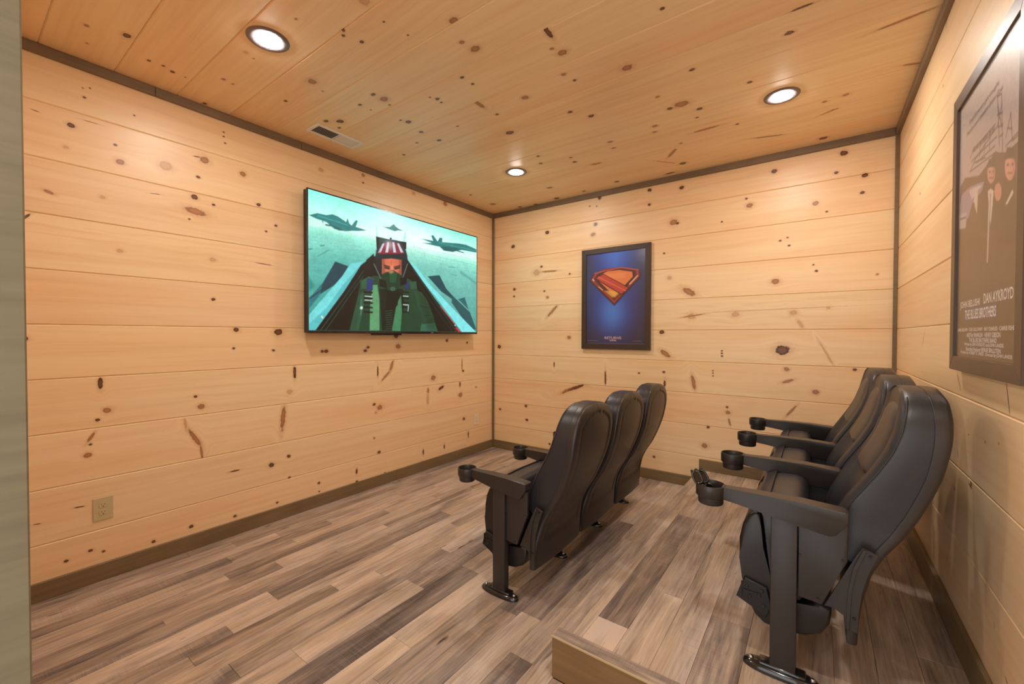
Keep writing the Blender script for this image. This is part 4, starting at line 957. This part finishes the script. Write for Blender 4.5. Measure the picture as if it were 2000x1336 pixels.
box('printed_line', -iw/2+.03, iw/2-.01, -ih/2+.0085, -ih/2+.0100, zz+.0002, zz+.0006, M_INKG, p1)

# ---------------------------------------------------------------- brown poster, right wall
c = Canvas(190, 300, .65, (92, 66, 44), quad_map([(86, 395), (292, 46), (299, 1229), (88, 1196)]))
c.grad_v([(0, (90, 62, 42)), (.44, (88, 60, 40)), (.50, (96, 70, 52)), (.56, (168, 152, 150)), (.72, (184, 170, 170)), (1, (206, 198, 192))])
# dark mass of the figures and the crowd line
c.poly([(90, 640), (105, 610), (150, 600), (178, 560), (200, 520), (240, 520), (286, 470), (286, 900), (90, 900)], (84, 56, 38))
ink = (58, 46, 50)
for a, b in [((120, 590), (138, 545)), ((120, 590), (205, 520)), ((125, 555), (205, 470)), ((138, 545), (210, 430)), ((128, 520), (200, 430)), ((120, 545), (128, 520)), ((150, 540), (152, 500)), ((165, 525), (168, 470)), ((182, 510), (184, 450)), ((140, 560), (200, 500)), ((132, 560), (170, 540)), ((215, 500), (205, 340)), ((226, 520), (218, 330)), ((205, 340), (218, 330)), ((206, 400), (222, 390)), ((208, 440), (225, 430)), ((214, 470), (226, 460)), ((236, 470), (250, 390)), ((250, 390), (258, 480)), ((240, 440), (256, 440)), ((258, 480), (286, 450)), ((260, 470), (286, 440)), ((236, 500), (260, 470)), ((206, 370), (222, 440)), ((220, 360), (208, 430))]:
    c.line(a, b, .0032, ink, .85)
for k in range(7): c.poly([(128+k*10, 530-k*11), (137+k*10, 520-k*11), (137+k*10, 503-k*11), (129+k*10, 512-k*11)], (70, 52, 50), .8)
# car at the left
c.poly([(90, 700), (96, 665), (120, 640), (150, 625), (168, 618), (160, 650), (130, 690), (118, 740), (92, 760)], (150, 140, 168)); c.poly([(118, 650), (150, 632), (160, 632), (128, 680)], (206, 198, 206)); c.poly([(90, 730), (112, 722), (110, 772), (90, 778)], (186, 176, 184)); c.line((92, 745), (110, 738), .004, (60, 80, 120)); c.poly([(138, 650), (146, 645), (140, 690), (134, 690)], (216, 208, 202))
# two generic men in dark suits, plain short-brimmed hats
def man(cx, cy, s, skin, hat=True):
    c.poly([(cx-26*s, cy+40*s), (cx-10*s, cy+26*s), (cx+12*s, cy+24*s), (cx+30*s, cy+34*s), (cx+34*s, cy+190*s), (cx-30*s, cy+190*s)], (66, 46, 34))
    c.poly(ellipse(cx, cy, 13*s, 34*s, 20), skin); c.poly([(cx-12*s, cy-14*s), (cx-14*s, cy-32*s), (cx, cy-44*s), (cx+14*s, cy-34*s), (cx+12*s, cy-16*s), (cx, cy-24*s)], (48, 36, 32))
    c.poly([(cx-9*s, cy-7*s), (cx-2*s, cy-7*s), (cx-3*s, cy-1*s), (cx-8*s, cy-1*s)], (62, 38, 34), .95); c.poly([(cx+3*s, cy-9*s), (cx+10*s, cy-10*s), (cx+9*s, cy-3*s), (cx+4*s, cy-2*s)], (86, 52, 44), .9)
    c.line((cx-5*s, cy+16*s), (cx+6*s, cy+15*s), .003, (150, 92, 82)); c.line((cx+1*s, cy-4*s), (cx+2*s, cy+7*s), .002, (160, 104, 92)); c.poly([(cx+4*s, cy-20*s), (cx+13*s, cy-12*s), (cx+12*s, cy+14*s), (cx+4*s, cy+32*s), (cx+7*s, cy+5*s)], (150, 96, 82), .55, .008); c.poly([(cx-17*s, cy-17*s), (cx+17*s, cy-22*s), (cx+16*s, cy-27*s), (cx+10*s, cy-29*s), (cx+9*s, cy-48*s), (cx-9*s, cy-46*s), (cx-11*s, cy-26*s), (cx-17*s, cy-22*s)], (52, 38, 32))
man(190, 590, 1.0, (206, 150, 136)); man(252, 565, 1.35, (214, 152, 134))
c.poly([(180, 650), (190, 640), (200, 648), (192, 760), (185, 700)], (220, 208, 198)); c.line((186, 660), (184, 880), .006, (206, 192, 180)); c.line((190, 660), (187, 860), .004, (120, 120, 140))
c.poly([(240, 690), (262, 640), (266, 650), (246, 690)], (224, 212, 202)); c.poly(ellipse(214, 650, 12, 30, 16), (204, 142, 124)); c.poly([(140, 640), (148, 640), (146, 725), (138, 700)], (214, 204, 196))
c.noise(.18, 90, 160); c.noise(.12, 180, 290)
p2, sh2, iw, ih, zz = poster('framed_poster', 'tall brown poster with two suited men, largest frame, on the right wall', (W, -1.958, 1.697), (0, -1, 0), (-1, 0, 0), .694, .997, .050, .032, c, M_FRAME2)
M_INKW = simple('pale_lilac_ink', (0.80, 0.74, 0.76), .5); M_INKB = simple('title_block_ink', (0.10, 0.085, 0.16), .5); M_INKD = simple('dark_ink', (0.16, 0.13, 0.15), .5)
def L2(t_, cx, cy, w_, h_, m_=None, b=.022, sh=0):
    lettering('lettering', t_, w_, h_, (cx*iw, -ih/2+cy*ih, zz+.0008), (1, 0, 0), (0, 1, 0), m_ or M_INKW, p2, b, sh)
L2('JOHN BELUSHI', -.235, .200, .225, .030); L2('DAN AYKROYD', .225, .210, .245, .032)
box('title_block', -.200, .135, -ih/2+.1255, -ih/2+.1685, zz+.0003, zz+.0005, M_INKB, p2)
L2('THE BLUES BROTHERS', -.055, .163, .315, .032)
L2('JAMES BROWN · CAB CALLOWAY · RAY CHARLES · CARRIE FISHER', .0, .104, .56, .0155)
L2('ARETHA FRANKLIN · HENRY GIBSON', .0, .0855, .33, .015)
L2('THE BLUES BROTHERS BAND', .0, .067, .27, .014)
L2('Written by DAN AYKROYD and JOHN LANDIS', .0, .050, .38, .014)
L2('Executive Producer BERNIE BRILLSTEIN', .0, .034, .34, .0135)
L2('Produced by ROBERT K. WEISS · Directed by JOHN LANDIS', .02, .018, .49, .0135)
L2("They'll never get caught.", -.06, .895, .30, .020, M_INKD, 0, .25); L2("They're on a mission from God.", -.06, .862, .36, .020, M_INKD, 0, .25)

# ================================================================== THEATRE SEATS
SP = 0.505            # spacing of the standards
HZ = SP/2
# back: half width, seam x, shell rear x, cushion front x against height
ZT = .985
def hw(z):
    base = interp(z, [.175, .25, .31, .38, .46, .55, .65, .75, .82], [.236, .236, .228, .213, .202, .199, .204, .212, .216])
    if z > .79:
        q = min(1.0, (z-.79)/(ZT-.79))
        return base*max(0.0, 1-q**2.7)**(1/2.7)
    return base
ZS = [.175, .25, .31, .40, .46, .537, .60, .666, .73, .791, .85, .903, .95, .985]
XR = [.196, .200, .208, .232, .262, .311, .340, .366, .386, .398, .406, .409, .407, .400]
XS = [.168, .171, .178, .201, .230, .277, .306, .331, .350, .361, .367, .369, .367, .362]
ZF = [.42, .46, .50, .557, .625, .675, .73, .791, .86, .92, .985]
XF = [.118, .112, .118, .137, .170, .200, .232, .262, .284, .296, .306]

def back_cushion(parent):
    zs = list(np.linspace(.425, .80, 16))+[.83, .86, .885, .905, .922, .937, .950, .961, .970, .977, .982]
    loops = []
    NT = 18
    for z in zs:
        w_ = max(hw(z), .01); xf = interp(z, ZF, XF); xs = interp(z, ZS, XS)
        low = min(1, max(0, (z-.425)/.05)); w_ *= 1.0
        xf = xf+(xs-xf)*.45*(1-low)**2
        top = max(0, (z-.93)/.055); xf = xf+(xs-xf)*.10*min(1, top)**4
        r = min(.024, w_*.5)
        lp = [(xs, -w_), (xs-(xs-xf-r)*.5, -w_*1.004)]
        # near corner, front surface with a hollow between the side bolsters, far corner
        for k in range(5):
            a = PI/2*k/4; lp.append((xf+r-r*math.sin(a), -w_+r-r*math.cos(a)))
        head = 1/(1+math.exp(-(z-.70)*90))
        D = (.040*(1-head)+.006*head)*min(1, low*1.2)*max(0, 1-max(0, (z-.93)/.05))
        wi = w_-r
        for k in range(1, NT):
            t = -1+2*k/NT
            g = 1-min(1, abs(t)/.86)**3.2 if abs(t) < .86 else 0
            bulge = -.004*(1-((abs(t)-.9)/.1)**2) if abs(t) > .8 else 0
            lp.append((xf+D*g+bulge, t*wi))
        for k in range(5):
            a = PI/2*(1-k/4); lp.append((xf+r-r*math.sin(a), w_-r+r*math.cos(a)))
        lp += [(xs-(xs-xf-r)*.5, w_*1.004), (xs, w_)]
        loops.append([(x, y, z) for x, y in lp])
    bm = bmesh.new(); loft(bm, loops)
    o = bm_to('back_cushion', bm, M_VINYL, parent, True, 50)
    # headrest pad, set between the bolsters, with a stepped lower edge
    bm = bmesh.new(); loops = []
    for z in [.690, .694, .702, .715, .74, .78, .82, .86, .89, .91, .925, .932]:
        e = min(1, (z-.690)/.020); e2 = min(1, (.934-z)/.05)
        k_ = math.sqrt(max(0, 1-(1-max(0, e))**2))*math.sqrt(max(0.02, 1-(1-max(0, e2))**2))
        w_ = (hw(z)-.034)*(.93+.07*k_)*(1 if z < .86 else max(.3, math.sqrt(max(0, 1-((z-.86)/.085)**2))))
        x0 = interp(z, ZF, XF)+.022; lp = []
        for j in range(15):
            t = -1+2*j/14
            lp.append((x0-.030*k_*(1-abs(t)**5), t*w_, z))
        lp += [(x0+.012, w_, z), (x0+.012, -w_, z)]
        loops.append(lp)
    loft(bm, loops); bm_to('headrest', bm, M_VINYL, o, True, 50)
    # piping along the joint of cushion and shell
    for s in (-1, 1):
        pts = [(interp(z, ZF, XF)+.012, s*(hw(z)-.0015), z) for z in zs if .47 < z < .965]
        bm = bmesh.new(); add_tube(bm, pts, .0022, 6); bm_to('stitched_edge', bm, M_VINYL, o, True)
        pts = [(interp(z, ZS, XS)+.001, s*(hw(z)+.0015), z) for z in zs if z < .975]
        bm = bmesh.new(); add_tube(bm, pts, .0026, 6); bm_to('piping', bm, M_VINYL, o, True)
    return o

def back_shell(parent):
    zs = list(np.linspace(.175, .80, 36))+[.82, .84, .86, .88, .895, .908, .92, .931, .941, .950, .958, .965, .971, .976, .980, .983]
    NT = 44; loops = []
    def rear(z, t):
        # inset panel outline: follows the edge at 80 % of the width, open towards the bottom
        pz = min(max((z-.30)/.02, 0), 1)
        lim = .80 if z < .86 else .80*math.sqrt(max(0, 1-((z-.86)/.082)**2))
        d = lim-abs(t)
        groove = .0045*math.exp(-(d/.035)**2)*pz if z < .95 else 0
        inset = (.0035/(1+math.exp(-d/.02)))*pz
        crown = .010*(1-t*t)
        fold = .004*math.exp(-((z-(.50-.10*t))/.03)**2)
        return crown-inset-groove+fold*.4
    for z in zs:
        w_ = max(hw(z)+.004, .012); xs = interp(z, ZS, XS); xr = interp(z, ZS, XR)
        if z > .95: xr = xr-(xr-xs)*.22*((z-.95)/.033)**2
        r = min(.012, w_*.4)
        lp = [(xs+.0005, -w_), ((xs+xr)/2, -w_-.0005)]
        for k in range(4):
            a = PI/2*k/3; lp.append((xr-r+r*math.sin(a), -w_+r-r*math.cos(a)))
        wi = w_-r
        for k in range(1, NT):
            t = -1+2*k/NT; lp.append((xr+rear(z, t), t*wi))
        for k in range(4):
            a = PI/2*(1-k/3); lp.append((xr-r+r*math.sin(a), w_-r+r*math.cos(a)))
        lp += [((xs+xr)/2, w_+.0005), (xs+.0005, w_)]
        loops.append([(x, y, z) for x, y in lp])
    bm = bmesh.new(); loft(bm, loops)
    return bm_to('back_shell', bm, M_PLASTIC, parent, True, 55)

def seat_parts(parent):
    # tipped-up seat: moulded pan in front, cushion behind it
    W2 = .214
    lowz = lambda z: z if z < .4 else .4+(z-.4)*.66
    pan = [(-.092, .585), (-.112, .560), (-.130, .500), (-.140, .420), (-.139, .345), (-.130, .275), (-.112, .205), (-.088, .150), (-.058, .128), (.000, .124), (.060, .134), (.105, .158), (.128, .200), (.132, .250), (.100, .262), (.020, .225), (-.030, .232), (-.052, .300), (-.064, .400), (-.070, .500), (-.074, .580)]
    pan = [(x, lowz(z)) for x, z in pan]
    bm = bmesh.new(); add_prism(bm, pan, -W2, W2, 'xz', .012, 3)
    p = bm_to('seat_pan', bm, M_PAN, parent, True, 40)
    cu = [(-.088, .612), (-.070, .640), (-.030, .652), (.015, .656), (.040, .650), (.056, .628), (.064, .590), (.066, .520), (.068, .430), (.070, .340), (.068, .275), (.050, .245), (.010, .235), (-.026, .245), (-.046, .300), (-.058, .400), (-.066, .500), (-.072, .586)]
    bm = bmesh.new()
    cu = [(x, lowz(z)) for x, z in cu]
    # puffed cushion: section shrinks slightly towards its sides
    loops = []
    for y in [-.218, -.214, -.205, -.190, -.16, -.11, -.055, 0, .055, .11, .16, .190, .205, .214, .218]:
        e = (abs(y)/.218); k_ = 1-.10*max(0, (e-.86)/.14)**2-.02*e*e
        cx, cz = 0.0, .40
        loops.append([(cx+(x-cx)*k_, y, cz+(z-cz)*(1-.05*max(0, (e-.86)/.14)**2)+(.006*(1-e*e) if z > .53 else 0)) for x, z in cu])
    loft(bm, loops)
    bmesh.ops.smooth_vert(bm, verts=bm.verts, factor=.35, use_axis_x=True, use_axis_y=False, use_axis_z=True)
    k = bm_to('seat_cushion', bm, M_VINYL, parent, True, 60)
    # front band of the cover with its seam
    bm = bmesh.new()
    loops = []
    for y in [-.2195, -.19, -.1, 0, .1, .19, .2195]:
        e = abs(y)/.22
        loops.append([(x, y, lowz(z)) for x, z in [(-.094, .584), (-.097, .606), (-.083, .636+.006*(1-e)), (-.055, .652+.008*(1-e)), (-.052, .638), (-.074, .622), (-.084, .600), (-.082, .584)]])
    loft(bm, loops); bm_to('cover_band', bm, M_VINYL, k, True, 40)
    pts = [(-.053, y, lowz(.6525+.008*(1-abs(y)/.22))) for y in (-.2195, -.19, -.1, 0, .1, .19, .2195)]
    bm = bmesh.new(); add_tube(bm, pts, .0026, 6); bm_to('seam', bm, M_VINYL, k, True)
    # hinge boxes each side, near the bottom
    for s in (-1, 1):
        h = None
        bm = bmesh.new()
        y0, y1 = sorted((s*.2145, s*.228))
        add_prism(bm, [(-.128, .262), (-.120, .282), (-.050, .265), (-.034, .205), (-.052, .160), (-.085, .180), (-.146, .205)], y0, y1, 'xz', .003, 1)
        h = bm_to('hinge_box', bm, M_BLKMET, p, True, 30)
        ya, yb = sorted((s*.228, s*.232))
        for (bx, bz_) in [(-.112, .252), (-.074, .232), (-.102, .220), (-.060, .200), (-.066, .250)]:
            bm = bmesh.new(); add_prism(bm, [(bx+.0065*math.cos(q*PI/3), bz_+.0065*math.sin(q*PI/3)) for q in range(6)], ya, yb, 'xz', .001, 1); bm_to('bolt', bm, M_BLKMET, p)
        bm = bmesh.new(); add_box(bm, -.128, -.072, ya, yb-.002 if s > 0 else yb, .2365, .2410); add_box(bm, -.1300, -.1260, ya, yb, .215, .268); bm_to('spring_bar', bm, M_BLKMET, p)
    return p, k

def back_bracket(parent, s):
    """steel plate joining the side panel to the foot of the back shell"""
    y0, y1 = sorted((s*(HZ-.0160), s*(HZ-.0105)))
    poly = [(.110, .274), (.150, .368), (.190, .462), (.205, .492), (.244, .478), (.222, .420), (.205, .350), (.199, .290), (.197, .216), (.166, .222), (.164, .262), (.136, .278)]
    bm = bmesh.new(); add_prism(bm, poly, y0, y1, 'xz', .0015, 1); o = bm_to('bracket', bm, M_STEEL, parent)
    ya, yb = sorted((s*(HZ-.0105), s*(HZ-.004)))
    # raised rib along the shell
    rib = [(.206, .488), (.216, .487), (.190, .420), (.180, .350), (.177, .290), (.176, .225), (.168, .225), (.169, .290), (.172, .352), (.182, .424)]
    bm = bmesh.new(); add_prism(bm, rib, ya, yb, 'xz', .001, 1); bm_to('rib', bm, M_STEEL, o)
    for bx, bz_ in [(.224, .470), (.187, .262)]:
        bm = bmesh.new(); add_prism(bm, [(bx+.0045*math.cos(q*PI/4), bz_+.0045*math.sin(q*PI/4)) for q in range(8)], ya, yb, 'xz'); bm_to('screw', bm, M_BLKMET, o)
    return o

def standard(parent, y):
    """leg with foot, side panel and armrest, centred on lateral y"""
    bm = bmesh.new(); add_box(bm, -.0375, .0375, y-.020, y+.020, .024, .545, .004, 2)
    leg = bm_to('leg', bm, M_STEEL, parent, True, 40)
    # oval foot, raised rib, bolts
    bm = bmesh.new()
    prof = [(1.0, .0005), (1.0, .006), (.94, .014), (.80, .0195), (.5, .021)]
    loops = []
    for f, z in prof:
        lp = []
        for k in range(36):
            a = 2*PI*k/36; ca, sa = math.cos(a), math.sin(a)
            L_, w_ = .114*(f if f > .6 else .75), .036*(f if f > .6 else .6)
            lp.append((-.006+L_*math.copysign(abs(ca)**.75, ca), y+w_*math.copysign(abs(sa)**.9, sa), z))
        loops.append(lp)
    loft(bm, loops)
    ft = bm_to('foot', bm, M_GLOSS, parent, True, 60)
    bm = bmesh.new(); add_box(bm, -.070, .066, y-.0235, y+.0235, .018, .030, .006, 3); bm_to('foot_rib', bm, M_GLOSS, ft, True, 50)
    for bx in (-.094, .084):
        bm = bmesh.new(); add_lathe(bm, [(.0085, .018), (.0085, .0225), (.006, .026), (0, .027)], bx, y, 12); bm_to('bolt', bm, M_CHROME, ft, True, 50)
    # side panel behind the leg
    bm = bmesh.new(); add_prism(bm, [(.0410, .560), (.168, .560), (.168, .443), (.150, .404), (.106, .285), (.0410, .290)], y-.009, y+.009, 'xz', .002, 2)
    sp = bm_to('side_panel', bm, M_STEEL, parent, True, 40)
    for s in (-1, 1):
        for bx, bz_ in [(.045, .43), (.156, .445), (.094, .300)]:
            ya, yb = sorted((y+s*.009, y+s*.0115))
            bm = bmesh.new(); add_prism(bm, [(bx+.0042*math.cos(q*PI/4), bz_+.0042*math.sin(q*PI/4)) for q in range(8)], ya, yb, 'xz'); bm_to('screw', bm, M_BLKMET, sp)
    # armrest
    top = [(-.190, .6065), (-.150, .6065), (-.08, .6085), (.05, .6090), (.160, .6040), (.169, .6000)]
    bot = [(.169, .572), (.152, .547), (.137, .525), (.122, .519), (.02, .532), (-.06, .546), (-.13, .556), (-.190, .562)]
    bm = bmesh.new(); add_prism(bm, top+bot, -.029, .029, 'xz', .003, 2)
    for v in bm.verts:
        k_ = interp(v.co.x, [-.19, -.16, -.11, -.02, .17], [.64, .66, .78, 1, 1.0]); v.co.y = v.co.y*k_+y
    arm = bm_to('armrest', bm, M_PLASTIC, parent, True, 24)
    bm = bmesh.new()
    add_lathe(bm, [(0, .536), (.040, .536), (.0425, .539), (.0435, .560), (.047, .563), (.0500, .566), (.0505, .602), (.0490, .6065), (.0465, .6065), (.0450, .603), (.0430, .570), (.0400, .545), (0, .543)], -.230, y, 40)
    bm_to('cup_holder', bm, M_PLASTIC, arm, True, 45)

def theatre_seat(label, x, y, z, group, last=False):
    t = empty('theater_seat', (0, 0, 0))
    back_shell(t); back_cushion(t); seat_parts(t)
    back_bracket(t, -1); back_bracket(t, 1)
    standard(t, -HZ)
    t.location = (x, y, z)
    tag(t, label, 'theater seat', group)
    return t

GF, GR = 'front row of theater seats', 'rear row of theater seats'
proto = theatre_seat('black theater seat of the front row, nearest the camera, seen from behind', 1.805, -2.19+HZ, 0, GF)
seats = [proto]
for k, (x, y, z, lab, g) in enumerate([
        (1.805, -2.19+HZ+SP, 0, 'black theater seat in the middle of the front row, between its two neighbours', GF),
        (1.805, -2.19+HZ+2*SP, 0, 'black theater seat of the front row farthest from the camera, next to the back wall', GF),
        (3.017, -2.19+HZ, RZ+.002, 'black theater seat of the rear row on the platform, nearest the camera', GR),
        (3.017, -2.19+HZ+SP, RZ+.002, 'black theater seat in the middle of the rear row on the platform', GR),
        (3.017, -2.19+HZ+2*SP, RZ+.002, 'black theater seat of the rear row on the platform, farthest from the camera', GR)]):
    c = copy_tree(proto); c.location = (x, y, z); c['label'] = lab; c['group'] = g; seats.append(c)
for s in (seats[2], seats[5]):
    standard(s, HZ)

# ---------------------------------------------------------------- two folded pairs of glasses in the nearest cup holder
M_LENS = simple('dark_lens', (0.006, 0.006, 0.007), 0.08, coat=0.8)
def glasses(label, foot, d, n):
    """foot: point inside the cup; d: direction of the long side; n: facing of the lenses"""
    t = empty('folded_glasses', (0, 0, 0)); tag(t, label, 'glasses', 'glasses in the cup holder')
    ex = Vector(d).normalized(); ez = (Vector(n)-ex*Vector(n).dot(ex)).normalized(); ey = ez.cross(ex)
    sq = lambda v, p: math.copysign(abs(v)**p, v)
    for s in (-1, 1):
        cx = s*.026
        loop = [(cx+.022*sq(math.cos(a), .7), .014*sq(math.sin(a), .7)) for a in np.linspace(0, 2*PI, 29)]
        curve = lambda x: -.9*x*x
        bm = bmesh.new(); add_tube(bm, [(x, y, curve(x)) for x, y in loop], .0040, 6); bm_to('rim', bm, M_GLOSS, t, True)
        bm = bmesh.new(); loft(bm, [[(x, y, curve(x)-.0006) for x, y in loop[:-1]], [(x, y, curve(x)+.0006) for x, y in loop[:-1]]]); bm_to('lens', bm, M_LENS, t)
    bm = bmesh.new(); add_tube(bm, [(-.006, .005, 0), (0, .007, .001), (.006, .005, 0)], .0028, 6); bm_to('bridge', bm, M_GLOSS, t, True)
    for s, zo in ((-1, -.010), (1, -.017)):
        bm = bmesh.new()
        pts = [(s*.050, .008, -.004), (s*.051, .008, zo), (s*.038, .009, zo), (0, .009, zo-.001), (-s*.034, .006, zo-.002), (-s*.048, -.003, zo-.003), (-s*.053, -.011, zo-.003)]
        add_tube(bm, pts, [.005, .005, .0055, .0055, .0065, .006, .004], 6)
        bm_to('temple', bm, M_GLOSS, t, True)
    c0 = Vector(foot)+ex*.050
    t.matrix_world = frame(c0, ex, ey, ez)
    return t
CX, CY, CZ = 3.017-.230, -2.19, RZ+.002
glasses('dark folded glasses leaning out of the nearest cup holder, on its left side', (CX-.012, CY-.017, CZ+.556), (-.38, -.02, .86), (.30, -.90, .15))
glasses('dark folded glasses leaning out of the nearest cup holder, on its right side', (CX+.006, CY+.016, CZ+.556), (-.46, -.02, .84), (.30, -.90, .15))
